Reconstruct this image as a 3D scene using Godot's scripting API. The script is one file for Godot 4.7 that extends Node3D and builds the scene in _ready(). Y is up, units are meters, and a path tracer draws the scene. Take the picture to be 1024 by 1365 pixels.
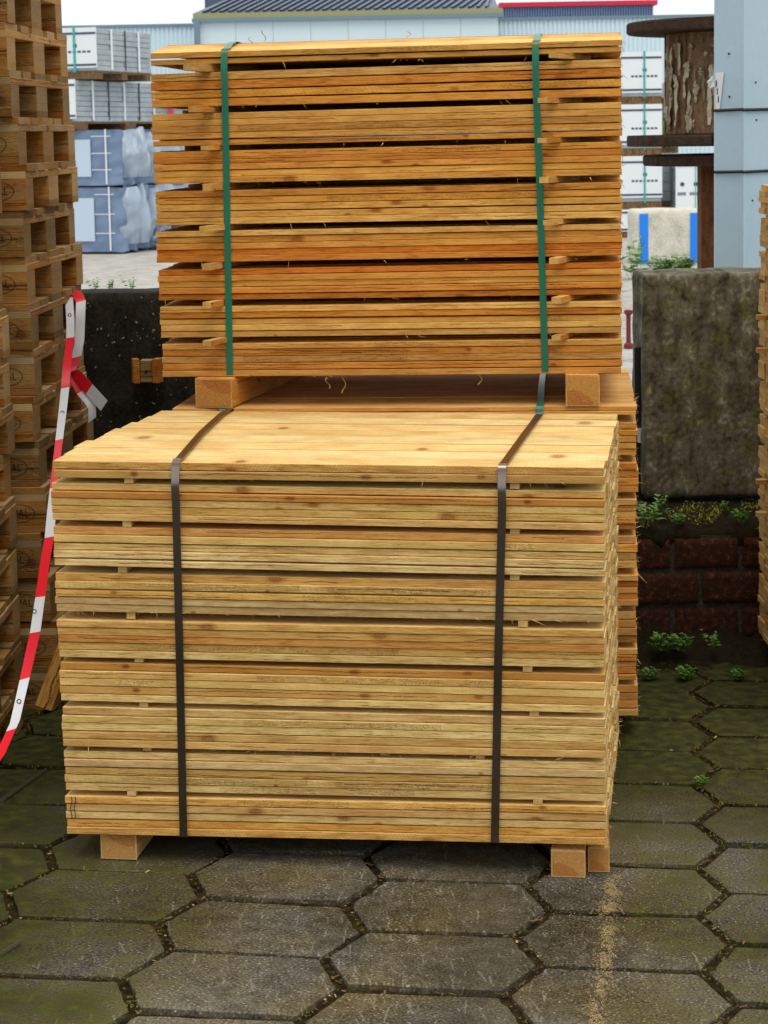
extends Node3D
# ---- the camera's numbers: a pixel of the 1024 x 1365 photograph gives a direction ----
const FOC := 2700.0
const EYE := 1.7
const PITCH := 0.113446
const ROLL := 0.018
const SHIFT := 196.87
var cam_basis: Basis
var rng := RandomNumberGenerator.new()
var M := {}
var used := {}

func ray(px: float, py: float) -> Vector3:
	return cam_basis * Vector3(px - 512.0, 682.5 - py - SHIFT, -FOC)
func ground(px: float, py: float, h := 0.0) -> Vector3:
	var r := ray(px, py)
	return Vector3(0, EYE, 0) + r * ((h - EYE) / r.y)
func at_z(px: float, py: float, z: float) -> Vector3:
	var r := ray(px, py)
	return Vector3(0, EYE, 0) + r * (z / r.z)
func on_plane(px: float, py: float, p: Vector3, n: Vector3) -> Vector3:
	var r := ray(px, py)
	var o := Vector3(0, EYE, 0)
	return o + r * ((p - o).dot(n) / r.dot(n))

# ---------------------------------------------------------------- naming
func numbered(called: String) -> String:
	var n: int = used.get(called, 0)
	used[called] = n + 1
	return called if n == 0 else "%s_%03d" % [called, n]
func thing(called: String, label: String, category: String, at := Vector3.ZERO, turn := 0.0, group := "") -> Node3D:
	var o := Node3D.new()
	o.name = numbered(called)
	add_child(o)
	o.position = at
	o.rotation.y = turn
	tag(o, label, category, group)
	return o
func tag(o: Node, label: String, category: String, group := "", kind := "") -> void:
	if label: o.set_meta("label", label)
	if category: o.set_meta("category", category)
	if group: o.set_meta("group", group)
	if kind: o.set_meta("kind", kind)
func mesh_node(called: String, mesh: Mesh, m: Material, parent: Node, xf := Transform3D.IDENTITY) -> MeshInstance3D:
	var o := MeshInstance3D.new()
	o.name = numbered(called) if parent == self else called
	o.mesh = mesh
	if m: o.material_override = m
	o.transform = xf
	parent.add_child(o, true)
	return o
func new_st() -> SurfaceTool:
	var st := SurfaceTool.new()
	st.begin(Mesh.PRIMITIVE_TRIANGLES)
	return st
func put(called: String, st: SurfaceTool, m: Material, parent: Node, xf := Transform3D.IDENTITY) -> MeshInstance3D:
	return mesh_node(called, st.commit(), m, parent, xf)
func struct(o: Node) -> Node:
	o.set_meta("kind", "structure")
	return o

# ---------------------------------------------------------------- shapes
func vert(st: SurfaceTool, p: Vector3, n: Vector3, uv: Vector2, c: Color) -> void:
	st.set_normal(n)
	st.set_uv(uv)
	st.set_color(c)
	st.add_vertex(p)
func quad(st: SurfaceTool, a: Vector3, b: Vector3, c: Vector3, d: Vector3, n: Vector3, uvs: Array, col: Color) -> void:
	if (b - a).cross(c - a).dot(n) > 0.0:
		vert(st, a, n, uvs[0], col); vert(st, c, n, uvs[2], col); vert(st, b, n, uvs[1], col)
		vert(st, a, n, uvs[0], col); vert(st, d, n, uvs[3], col); vert(st, c, n, uvs[2], col)
	else:
		vert(st, a, n, uvs[0], col); vert(st, b, n, uvs[1], col); vert(st, c, n, uvs[2], col)
		vert(st, a, n, uvs[0], col); vert(st, c, n, uvs[2], col); vert(st, d, n, uvs[3], col)
const UV4 := [Vector2(0, 0), Vector2(1, 0), Vector2(1, 1), Vector2(0, 1)]
func flat(st: SurfaceTool, a: Vector3, b: Vector3, c: Vector3, d: Vector3, col := Color.WHITE) -> void:
	quad(st, a, b, c, d, (c - a).cross(b - a).normalized(), UV4, col)
func tri(st: SurfaceTool, a: Vector3, b: Vector3, c: Vector3, col: Color) -> void:
	var n := (c - a).cross(b - a).normalized()
	vert(st, a, n, Vector2(0, 0), col); vert(st, b, n, Vector2(1, 0), col); vert(st, c, n, Vector2(0, 1), col)
func rect_uv(u0: float, v0: float, u1: float, v1: float) -> Array:
	return [Vector2(u0, v0), Vector2(u1, v0), Vector2(u1, v1), Vector2(u0, v1)]
func box(st: SurfaceTool, lo: Vector3, hi: Vector3, col := Color.WHITE, xf := Transform3D.IDENTITY) -> void:
	var p := []
	for k in 8: p.append(xf * Vector3(hi.x if k & 1 else lo.x, hi.y if k & 2 else lo.y, hi.z if k & 4 else lo.z))
	for f in [[4, 5, 7, 6, Vector3.BACK], [1, 0, 2, 3, Vector3.FORWARD], [5, 1, 3, 7, Vector3.RIGHT], [0, 4, 6, 2, Vector3.LEFT], [6, 7, 3, 2, Vector3.UP], [0, 1, 5, 4, Vector3.DOWN]]:
		quad(st, p[f[0]], p[f[1]], p[f[2]], p[f[3]], (xf.basis * f[4]).normalized(), UV4, col)
# a box with chamfered edges, centred on x and z, standing on y = 0
func chamfer_box(st: SurfaceTool, s: Vector3, c: float, col := Color.WHITE, xf := Transform3D.IDENTITY) -> void:
	var hx := s.x / 2; var hz := s.z / 2
	var rings := [[0.0, c], [c, 0.0], [s.y - c, 0.0], [s.y, c]]
	var loops := []
	for r in rings:
		var i: float = r[1]
		var y: float = r[0]
		var x := hx - i; var z := hz - i
		var k := c if i == 0.0 else c * 0.7
		loops.append([Vector3(x - k, y, z), Vector3(x, y, z - k), Vector3(x, y, -z + k), Vector3(x - k, y, -z), Vector3(-x + k, y, -z), Vector3(-x, y, -z + k), Vector3(-x, y, z - k), Vector3(-x + k, y, z)])
	var mid := Vector3(0, s.y / 2, 0)
	for l in 3:
		for k in 8:
			var a: Vector3 = loops[l][k]; var b: Vector3 = loops[l][(k + 1) % 8]; var d: Vector3 = loops[l + 1][k]; var e: Vector3 = loops[l + 1][(k + 1) % 8]
			var n := (b - a).cross(d - a).normalized()
			if n.dot((a + e) / 2 - mid) < 0: n = -n
			quad(st, xf * a, xf * b, xf * e, xf * d, (xf.basis * n).normalized(), UV4, col)
	for top in [0, 3]:
		var n: Vector3 = Vector3.UP if top else Vector3.DOWN
		for k in range(1, 7):
			var a: Vector3 = loops[top][0]; var b: Vector3 = loops[top][k]; var d: Vector3 = loops[top][k + 1]
			if (b - a).cross(d - a).dot(n) > 0:
				var t := b
				b = d
				d = t
			for q in [a, b, d]: vert(st, xf * q, (xf.basis * n).normalized(), Vector2(q.x, q.z), col)
# a plank of the wood atlas: x along its length, y its thickness, front edge at z = 0, running back to -d
func plank(st: SurfaceTool, xf: Transform3D, l: float, t: float, d: float, tint: Color, segs := 1, cham := 0.0, bow := Vector2.ZERO, strip := -1, ends := Vector2.ZERO) -> void:
	var k := rng.randi_range(0, 31) if strip < 0 else strip
	var fk := rng.randi_range(0, 4)
	var fk2 := rng.randi_range(0, 4)
	var ul := l / 1.32
	var u0 := rng.randf_range(0.0, maxf(0.02, 1.0 - ul))
	var u1 := u0 + ul
	if rng.randf() < 0.5:
		var s := u0
		u0 = u1
		u1 = s
	var ev0 := (k * 20 + 1.0) / 1024.0
	var ev1 := (k * 20 + 19.0) / 1024.0
	if t > 0.05: ev1 = ev0 + minf(t * 0.6, 0.1)
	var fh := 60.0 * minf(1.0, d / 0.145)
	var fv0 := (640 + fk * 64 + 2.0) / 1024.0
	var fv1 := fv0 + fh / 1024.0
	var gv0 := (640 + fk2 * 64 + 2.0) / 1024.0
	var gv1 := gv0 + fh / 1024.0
	var c := cham
	var prof := []   # [y0,z0,y1,z1,normal,v0,v1]
	if c > 0:
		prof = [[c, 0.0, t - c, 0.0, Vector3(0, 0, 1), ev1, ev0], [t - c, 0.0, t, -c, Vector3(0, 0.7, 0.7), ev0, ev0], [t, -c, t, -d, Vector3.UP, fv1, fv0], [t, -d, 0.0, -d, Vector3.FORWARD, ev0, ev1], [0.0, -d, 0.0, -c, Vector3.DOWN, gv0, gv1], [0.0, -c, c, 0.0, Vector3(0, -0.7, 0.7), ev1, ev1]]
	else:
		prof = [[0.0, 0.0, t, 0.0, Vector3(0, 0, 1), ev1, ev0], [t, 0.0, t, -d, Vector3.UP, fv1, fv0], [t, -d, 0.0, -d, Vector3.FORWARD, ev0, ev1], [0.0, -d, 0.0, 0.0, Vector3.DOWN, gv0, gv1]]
	for s in segs:
		var ta := float(s) / segs; var tb := float(s + 1) / segs
		var xa := lerpf(-l / 2 - ends.x, l / 2 + ends.y, ta); var xb := lerpf(-l / 2 - ends.x, l / 2 + ends.y, tb)
		var oa := bow * (1.0 - pow(2 * ta - 1, 2)); var ob := bow * (1.0 - pow(2 * tb - 1, 2))
		var ua := lerpf(u0, u1, ta); var ub := lerpf(u0, u1, tb)
		for f in prof:
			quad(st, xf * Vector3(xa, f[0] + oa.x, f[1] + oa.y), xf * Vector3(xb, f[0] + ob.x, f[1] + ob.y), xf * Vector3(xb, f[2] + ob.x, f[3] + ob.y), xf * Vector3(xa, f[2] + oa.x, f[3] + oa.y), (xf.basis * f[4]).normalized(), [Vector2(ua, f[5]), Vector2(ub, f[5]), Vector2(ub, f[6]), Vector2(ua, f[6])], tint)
	for e in [-1, 1]:
		var x: float = l / 2 + ends.y if e > 0 else -l / 2 - ends.x
		var pu := rng.randi_range(0, 7) * 128.0 / 1024.0; var pv := (960.0 + rng.randi_range(0, 2) * 21.0) / 1024.0
		if t > 0.05:
			pu = rng.randi_range(0, 9) * 0.09; pv = 960.0 / 1024.0
			quad(st, xf * Vector3(x, 0, 0), xf * Vector3(x, 0, -d), xf * Vector3(x, t, -d), xf * Vector3(x, t, 0), (xf.basis * Vector3(e, 0, 0)).normalized(), rect_uv(pu, pv + 0.06, pu + 0.06, pv), tint)
			continue
		quad(st, xf * Vector3(x, 0, 0), xf * Vector3(x, 0, -d), xf * Vector3(x, t, -d), xf * Vector3(x, t, 0), (xf.basis * Vector3(e, 0, 0)).normalized(), rect_uv(pu + 0.002, pv + 0.019, pu + 0.12, pv + 0.001), tint)
# a flat band along points, w wide along `across`, th thick
func ribbon(st: SurfaceTool, pts: Array, across: Array, w: float, th: float, cols: Array) -> void:
	var n := pts.size()
	var ups := []
	for i in n:
		var dir: Vector3 = (pts[mini(i + 1, n - 1)] - pts[maxi(i - 1, 0)]).normalized()
		ups.append(dir.cross(across[i]).normalized())
	var run := 0.0
	for i in n - 1:
		var a: Vector3 = pts[i]; var b: Vector3 = pts[i + 1]
		var wa: Vector3 = across[i] * w / 2; var wb: Vector3 = across[i + 1] * w / 2
		var ua: Vector3 = ups[i] * th / 2; var ub: Vector3 = ups[i + 1] * th / 2
		var c: Color = cols[i % cols.size()]
		for s in [1.0, -1.0]:
			var p := [a - wa + ua * s, a + wa + ua * s, b + wb + ub * s, b - wb + ub * s]
			var na: Vector3 = ups[i] * s; var nb: Vector3 = ups[i + 1] * s
			var order := [0, 1, 2, 0, 2, 3] if (p[1] - p[0]).cross(p[2] - p[0]).dot(na) < 0 else [0, 2, 1, 0, 3, 2]
			for k in order: vert(st, p[k], na if k < 2 else nb, Vector2(run, 0), c)
			quad(st, a + wa * s - ua, a + wa * s + ua, b + wb * s + ub, b + wb * s - ub, (across[i] * s).normalized(), UV4, c)
		run += a.distance_to(b)
# smooth closed lathe round y: list of [radius, y]
func lathe(st: SurfaceTool, prof: Array, segs: int, col: Color, xf := Transform3D.IDENTITY) -> void:
	for i in prof.size() - 1:
		var a: Array = prof[i]; var b: Array = prof[i + 1]
		var nn := Vector2(b[1] - a[1], a[0] - b[0]).normalized()
		for s in segs:
			var t0 := TAU * s / segs; var t1 := TAU * (s + 1) / segs
			var d0 := Vector3(cos(t0), 0, sin(t0)); var d1 := Vector3(cos(t1), 0, sin(t1))
			var n := ((d0 + d1).normalized() * nn.x + Vector3.UP * nn.y).normalized()
			quad(st, xf * (d0 * a[0] + Vector3.UP * a[1]), xf * (d1 * a[0] + Vector3.UP * a[1]), xf * (d1 * b[0] + Vector3.UP * b[1]), xf * (d0 * b[0] + Vector3.UP * b[1]), (xf.basis * n).normalized(), UV4, col)
# a lumpy rounded block: subdivided box whose corners are rounded and whose skin is uneven; stands on y = 0, centred in x and z
func lumpy_block(s: Vector3, r: float, cell: float, amp: float, freq: float, seed_: int, stain := 0.0) -> SurfaceTool:
	var nz := FastNoiseLite.new()
	nz.seed = seed_; nz.frequency = freq; nz.fractal_octaves = 4
	var st := new_st()
	st.set_smooth_group(0)
	var h := s / 2
	for ax in 3:
		var u := (ax + 1) % 3; var v := (ax + 2) % 3
		var nu := clampi(int(s[u] / cell), 2, 90); var nv := clampi(int(s[v] / cell), 2, 90)
		for sgn in [-1.0, 1.0]:
			var grid := []
			for i in nu + 1:
				var row := []
				for j in nv + 1:
					var p := Vector3.ZERO
					p[ax] = h[ax] * sgn
					p[u] = lerpf(-h[u], h[u], float(i) / nu)
					p[v] = lerpf(-h[v], h[v], float(j) / nv)
					var q := p.clamp(-h + Vector3.ONE * r, h - Vector3.ONE * r)
					var n := (p - q).normalized()
					p = q + n * (r + amp * nz.get_noise_3dv(p))
					row.append(p + Vector3(0, h.y, 0))
				grid.append(row)
			for i in nu:
				for j in nv:
					var a: Vector3 = grid[i][j]; var b: Vector3 = grid[i + 1][j]; var c: Vector3 = grid[i + 1][j + 1]; var d: Vector3 = grid[i][j + 1]
					var list := [a, c, b, a, d, c] if sgn > 0 else [a, b, c, a, c, d]
					for p in list:
						var col := Color.WHITE
						if stain > 0:   # run-down dirt and algae with ragged outlines
							var vv: float = nz.get_noise_3d(p.x * 3.5, p.y * 0.9, 7.0) * 1.6 + nz.get_noise_3d(p.x * 9.0, p.y * 7.0, 3.0) * 0.8
							var g: float = nz.get_noise_3d(p.x * 2.0 + 40.0, p.y * 2.0, 11.0) + nz.get_noise_3d(p.x * 12.0, p.y * 12.0, 21.0) * 0.5
							if vv > 0.12: col = col.lerp(Color(0.34, 0.33, 0.28), stain * clampf((vv - 0.12) * 5.0, 0, 1))
							if g > 0.15: col = col * Color.WHITE.lerp(Color(0.85, 0.92, 0.55), clampf((g - 0.15) * 5.0, 0, 1))
						st.set_color(col)
						st.add_vertex(p)
	st.generate_normals()
	return st

# ---------------------------------------------------------------- textures
func noise_bytes(w: int, h: int, fw: int, fh: int, seed_: int, freq: float, oct := 3, kind := FastNoiseLite.TYPE_SIMPLEX_SMOOTH) -> PackedByteArray:
	var nz := FastNoiseLite.new()
	nz.seed = seed_; nz.frequency = freq; nz.fractal_octaves = oct; nz.noise_type = kind
	var im := nz.get_seamless_image(fw, fh)
	im.convert(Image.FORMAT_L8)
	if fw != w or fh != h: im.resize(w, h, Image.INTERPOLATE_CUBIC)
	return im.get_data()
func tex_of(w: int, h: int, data: PackedByteArray) -> ImageTexture:
	return ImageTexture.create_from_image(Image.create_from_data(w, h, false, Image.FORMAT_RGB8, data))
func normal_of(w: int, h: int, data: PackedByteArray, k: float) -> ImageTexture:
	var im := Image.create_from_data(w, h, false, Image.FORMAT_L8, data)
	im.convert(Image.FORMAT_RGBA8)
	im.bump_map_to_normal_map(k)
	return ImageTexture.create_from_image(im)
# coarse + fine noise through a colour ramp (sRGB colours); speck adds pale or dark grains
func ramp_material(seed_: int, stops: Array, scale: float, coarse := 0.012, fine := 0.09, fine_part := 0.45, speck := 0.0, rough := 0.9, bump := 3.0, size := 512) -> StandardMaterial3D:
	var a := noise_bytes(size, size, size, size, seed_, coarse, 4)
	var b := noise_bytes(size, size, size, size, seed_ + 1, fine, 3)
	var c := noise_bytes(size, size, size, size, seed_ + 2, 0.35, 2)
	var g := Gradient.new()
	g.offsets = PackedFloat32Array(range(stops.size()).map(func(i): return float(i) / (stops.size() - 1)))
	g.colors = PackedColorArray(stops)
	var lut := []
	for i in 256: lut.append(g.sample(clampf((i / 255.0 - 0.5) * 1.5 + 0.5, 0, 1)))
	var out := PackedByteArray()
	out.resize(size * size * 3)
	var hgt := PackedByteArray()
	hgt.resize(size * size)
	var fp := fine_part
	for i in size * size:
		var v := int(a[i] * (1.0 - fp) + b[i] * fp)
		var col: Color = lut[v]
		var s := (c[i] - 128) * speck
		out[i * 3] = clampi(int(col.r * 255.0 + s), 0, 255)
		out[i * 3 + 1] = clampi(int(col.g * 255.0 + s), 0, 255)
		out[i * 3 + 2] = clampi(int(col.b * 255.0 + s), 0, 255)
		hgt[i] = clampi((b[i] + c[i]) / 2, 0, 255)
	var m := StandardMaterial3D.new()
	m.albedo_texture = tex_of(size, size, out)
	m.uv1_triplanar = true
	m.uv1_world_triplanar = true
	m.uv1_scale = Vector3.ONE * scale
	m.roughness = rough
	m.metallic_specular = 0.22
	m.vertex_color_use_as_albedo = true
	if bump > 0:
		m.normal_enabled = true
		m.normal_texture = normal_of(size, size, hgt, bump)
		m.normal_scale = 0.8
	return m
func plain(c: Color, rough := 0.6, metal := 0.0, vc := false) -> StandardMaterial3D:
	var m := StandardMaterial3D.new()
	m.albedo_color = c
	m.roughness = rough
	m.metallic = metal
	m.vertex_color_use_as_albedo = vc
	return m
# the wood atlas: 32 edge strips of 20 rows, 5 wide faces of 64 rows, a band of end grain
func wood_material() -> StandardMaterial3D:
	var w := 2048; var h := 1024
	var r := RandomNumberGenerator.new()
	r.seed = 77
	var n1 := noise_bytes(w, h, 60, 1024, 3, 0.13, 3)
	var n2 := noise_bytes(w, h, 160, 1024, 4, 0.4, 3)
	var n3 := noise_bytes(w, h, 200, 512, 5, 0.03, 3)
	var n4 := noise_bytes(w, h, 1024, 1024, 6, 0.45, 2)
	var out := PackedByteArray()
	out.resize(w * h * 3)
	var hg := PackedByteArray()
	hg.resize(w * h)
	var pal := [Vector3(234, 202, 140), Vector3(228, 190, 118), Vector3(224, 182, 106), Vector3(220, 174, 104), Vector3(222, 172, 96), Vector3(212, 160, 90), Vector3(208, 178, 128), Vector3(230, 196, 128)]
	var light := Vector3.ZERO; var dark := Vector3.ZERO
	for y in h:
		var band := y / 20 if y < 640 else 32 + (y - 640) / 64
		r.seed = 500 + band
		light = (pal[r.randi_range(0, 7)] as Vector3).lerp(Vector3(224, 184, 112), 0.3)
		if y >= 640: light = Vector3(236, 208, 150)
		dark = Vector3(light.x * 0.70, light.y * 0.57, light.z * 0.40)
		var tone := r.randf_range(-0.1, 0.15)
		var c1 := r.randf_range(0.1, 0.35)
		var lines := r.randf_range(0.2, 0.75)
		var c2 := r.randf_range(0.2, 0.5)
		var saw := r.randf_range(0.02, 0.10) if r.randf() < 0.5 else 0.0
		var sp := r.randf_range(0.28, 0.5)
		var redder := r.randf_range(-8.0, 10.0)
		var slant := r.randf_range(-1.0, 1.0)
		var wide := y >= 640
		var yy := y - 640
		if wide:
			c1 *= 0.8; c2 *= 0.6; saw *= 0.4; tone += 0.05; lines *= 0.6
		var endg := y >= 960
		for x in w:
			var i := y * w + x
			var sx := sin((x * 0.5 + y * slant) * sp * 2.0 + n3[i] * 0.02)
			sx *= n4[i] / 255.0 * n3[i] / 90.0
			var rg := 1.0 - absf(n1[i] / 127.5 - 1.0) * 2.2
			rg = rg * rg * rg if rg > 0.0 else 0.0
			var v := 0.82 + tone - lines * rg + c1 * (n1[i] / 255.0 - 0.5) + c2 * (n2[i] / 255.0 - 0.5) + 0.5 * (n3[i] / 255.0 - 0.5) + 0.36 * (n4[i] / 255.0 - 0.5) + saw * sx
			var hv := 90.0 + 60.0 * (n2[i] / 255.0) + 55.0 * n4[i] / 255.0 + 160.0 * saw * sx
			if endg:
				var px := float((x / 2) % 128) - 40.0
				var py := float((y - 960) % 21) + 26.0
				var ring := sin(sqrt(px * px * 0.35 + py * py * 6.0) * 0.55)
				v = 0.62 + 0.16 * ring + 0.55 * (n4[i] / 255.0 - 0.5) + 0.4 * (n3[i] / 255.0 - 0.5)
				hv = 60.0 + 140.0 * n4[i] / 255.0
			v = clampf(v, 0.0, 1.15)
			out[i * 3] = clampi(int(lerpf(dark.x, light.x, v) + redder * 0.4), 0, 255)
			out[i * 3 + 1] = clampi(int(lerpf(dark.y, light.y, v) - redder * 0.5), 0, 255)
			out[i * 3 + 2] = clampi(int(lerpf(dark.z, light.z, v) - redder), 0, 255)
			hg[i] = clampi(int(hv), 0, 255)
	# knots, pitch streaks and grey speckled stain
	r.seed = 91
	for k in 30:
		var strip := r.randi_range(0, 31)
		var cy := strip * 20 + r.randf_range(0, 20)
		var rx := r.randf_range(7, 26); var ry := rx * r.randf_range(0.3, 0.6)
		var lo := strip * 20; var hi := strip * 20 + 19
		if k >= 27:
			lo = 640 + (k % 5) * 64; hi = lo + 63
			cy = lo + r.randf_range(12, 52); rx = r.randf_range(12, 24); ry = rx * 0.42
		var cx := r.randf_range(20, w - 20)
		var dk := r.randf_range(0.3, 0.95)
		for y in range(lo, hi + 1):
			for x in range(int(cx - rx * 3), int(cx + rx * 3)):
				var i: int = y * w + posmod(x, w)
				var jit := (n4[i] - 128) / 700.0 + (n2[i] - 128) / 500.0
				var d := sqrt(pow((x - cx) / rx, 2) + pow((y - cy) / ry, 2)) + jit
				var a := 0.0
				if d < 1.0: a = dk * (0.7 + 0.3 * sin(d * 19.0))
				elif d < 1.9: a = 0.4 * dk * (1.9 - d) / 0.9 * (0.4 + n2[i] / 255.0)
				if a > 0:
					out[i * 3] = int(lerpf(out[i * 3], 112, a))
					out[i * 3 + 1] = int(lerpf(out[i * 3 + 1], 54, a))
					out[i * 3 + 2] = int(lerpf(out[i * 3 + 2], 16, a))
	for k in 9:
		var strip := r.randi_range(0, 31)
		var cx := r.randi_range(0, 1400); var ln := r.randi_range(240, 1000)
		for y in range(strip * 20 + 2, strip * 20 + 18):
			for x in range(cx, mini(cx + ln, w)):
				var i := y * w + x
				if n4[i] > 150 and n2[i] > 110 and n3[i] > 90:
					for q in 3: out[i * 3 + q] = int(out[i * 3 + q] * 0.42)
	for k in 44:   # long shakes
		var strip := r.randi_range(0, 31)
		var yy := strip * 20 + r.randf_range(4, 16)
		var cx := r.randi_range(0, 1800); var ln := r.randi_range(100, 640)
		for x in range(cx, mini(cx + ln, w)):
			var y := clampi(int(yy + 2.0 * (n1[strip * 20 * w + x] / 255.0 - 0.5) * 4.0), strip * 20, strip * 20 + 19)
			var i := y * w + x
			if n4[i] > 90:
				for q in 3: out[i * 3 + q] = int(out[i * 3 + q] * 0.38)
				hg[i] = 10
	var m := StandardMaterial3D.new()
	m.albedo_texture = tex_of(w, h, out)
	m.normal_enabled = true
	m.normal_texture = normal_of(w, h, hg, 6.0)
	m.normal_scale = 0.9
	m.roughness = 0.85
	m.metallic_specular = 0.25
	m.vertex_color_use_as_albedo = true
	return m
func end_material() -> StandardMaterial3D:
	var s := 160
	var a := noise_bytes(s, s, s, s, 141, 0.3, 3)
	var b := noise_bytes(s, s, s, s, 142, 0.03, 3)
	var out := PackedByteArray()
	out.resize(s * s * 3)
	for y in s:
		for x in s:
			var i := y * s + x
			var d := Vector2(x - 30, y + 24).length() + (b[i] - 128) * 0.12
			var heart := clampf((105.0 - d) / 8.0, 0.0, 1.0)
			var ring := 0.5 + 0.5 * sin(d * (0.75 if d > 105 else 0.5))
			var v := 0.72 + 0.22 * ring + (a[i] - 128) / 600.0
			var col := Vector3(222, 172, 96).lerp(Vector3(206, 142, 72), heart) * v
			out[i * 3] = clampi(int(col.x), 0, 255); out[i * 3 + 1] = clampi(int(col.y), 0, 255); out[i * 3 + 2] = clampi(int(col.z), 0, 255)
	var m := StandardMaterial3D.new()
	m.albedo_texture = tex_of(s, s, out)
	m.roughness = 0.85
	m.vertex_color_use_as_albedo = true
	return m
# the paving's own colours over 4 x 4 m of world x, z: concrete, moss film, pale scratches and grit
func paving_material() -> StandardMaterial3D:
	var s := 1400
	var a := noise_bytes(s, s, 700, 700, 21, 0.006, 4)
	var b := noise_bytes(s, s, 1400, 1400, 22, 0.05, 4)
	var c := noise_bytes(s, s, 1400, 1400, 23, 0.4, 2)
	var e := noise_bytes(s, s, 700, 700, 24, 0.012, 4)
	var out := PackedByteArray()
	out.resize(s * s * 3)
	var hg := PackedByteArray()
	hg.resize(s * s)
	for y in s:
		var z := -7.0 + 4.0 * y / s
		for x in s:
			var i := y * s + x
			var wx := -2.0 + 4.0 * x / s
			var away := maxf(maxf(-0.42 - wx, wx - 0.5 - (z + 4.6) * 0.1), (-4.75 - z) * 1.2)
			var moss := clampf(away * 1.7 + (e[i] - 128) / 170.0 + (b[i] - 128) / 260.0 + 0.02, 0.0, 1.0) * (0.55 + (c[i]) / 400.0)
			moss = clampf(moss, 0.0, 0.92)
			var g := 80.0 + (a[i] - 128) * 0.2 + (b[i] - 128) * 0.14 + (c[i] - 128) * 0.36
			if c[i] > 208: g += 46.0
			var warm := (e[i] - 110) * 0.06
			var rr := g + 8.0 + warm * 1.6; var gg := g + 2.0 + warm * 0.8; var bb := g - 13.0 - warm
			var mg := 0.55 + (b[i]) / 300.0
			rr = lerpf(rr, 54.0 * mg, moss); gg = lerpf(gg, 58.0 * mg, moss); bb = lerpf(bb, 19.0 * mg, moss)
			out[i * 3] = clampi(int(rr), 0, 255)
			out[i * 3 + 1] = clampi(int(gg), 0, 255)
			out[i * 3 + 2] = clampi(int(bb), 0, 255)
			hg[i] = (b[i] + c[i]) / 2
	var r := RandomNumberGenerator.new()
	r.seed = 5
	for k in 620:   # scratches from dragged pallets
		var px := r.randf_range(-0.75, 0.75); var pz := r.randf_range(-4.75, -3.3)
		if r.randf() < 0.3: px = 0.1 + r.randf_range(-0.25, 0.25)
		var ang := r.randf_range(-0.35, 0.2) + PI / 2
		var ln := r.randf_range(0.006, 0.06) * (1.6 if r.randf() < 0.12 else 1.0)
		var al := r.randf_range(0.15, 0.62)
		var n := int(ln / 4.0 * s) + 1
		for q in n:
			var x := int((px + 2.0) / 4.0 * s + cos(ang) * q); var y := int((pz + 7.0) / 4.0 * s + sin(ang) * q)
			if x < 0 or y < 0 or x >= s or y >= s: continue
			var i := y * s + x
			for h in 3: out[i * 3 + h] = int(lerpf(out[i * 3 + h], 172, al * (0.4 + c[i] / 300.0)))
	for k in 9:   # chalky scuffs
		var px := r.randf_range(-0.65, 0.6); var pz := r.randf_range(-4.5, -3.5)
		var cx := int((px + 2.0) / 4.0 * s); var cy := int((pz + 7.0) / 4.0 * s)
		var rx := r.randi_range(4, 12); var ry := r.randi_range(10, 30)
		for y in range(cy - ry, cy + ry):
			for x in range(cx - rx, cx + rx):
				if x < 0 or y < 0 or x >= s or y >= s: continue
				var i := y * s + x
				var d := pow(float(x - cx) / rx, 2) + pow(float(y - cy) / ry, 2)
				if d < 1.0 and c[i] + b[i] > 270 + 60 * d:
					for h in 3: out[i * 3 + h] = int(lerpf(out[i * 3 + h], 165, 0.4))
	var m := StandardMaterial3D.new()
	m.albedo_texture = tex_of(s, s, out)
	m.normal_enabled = true
	m.normal_texture = normal_of(s, s, hg, 4.0)
	m.normal_scale = 0.6
	m.roughness = 0.72
	m.metallic_specular = 0.3
	return m
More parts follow.
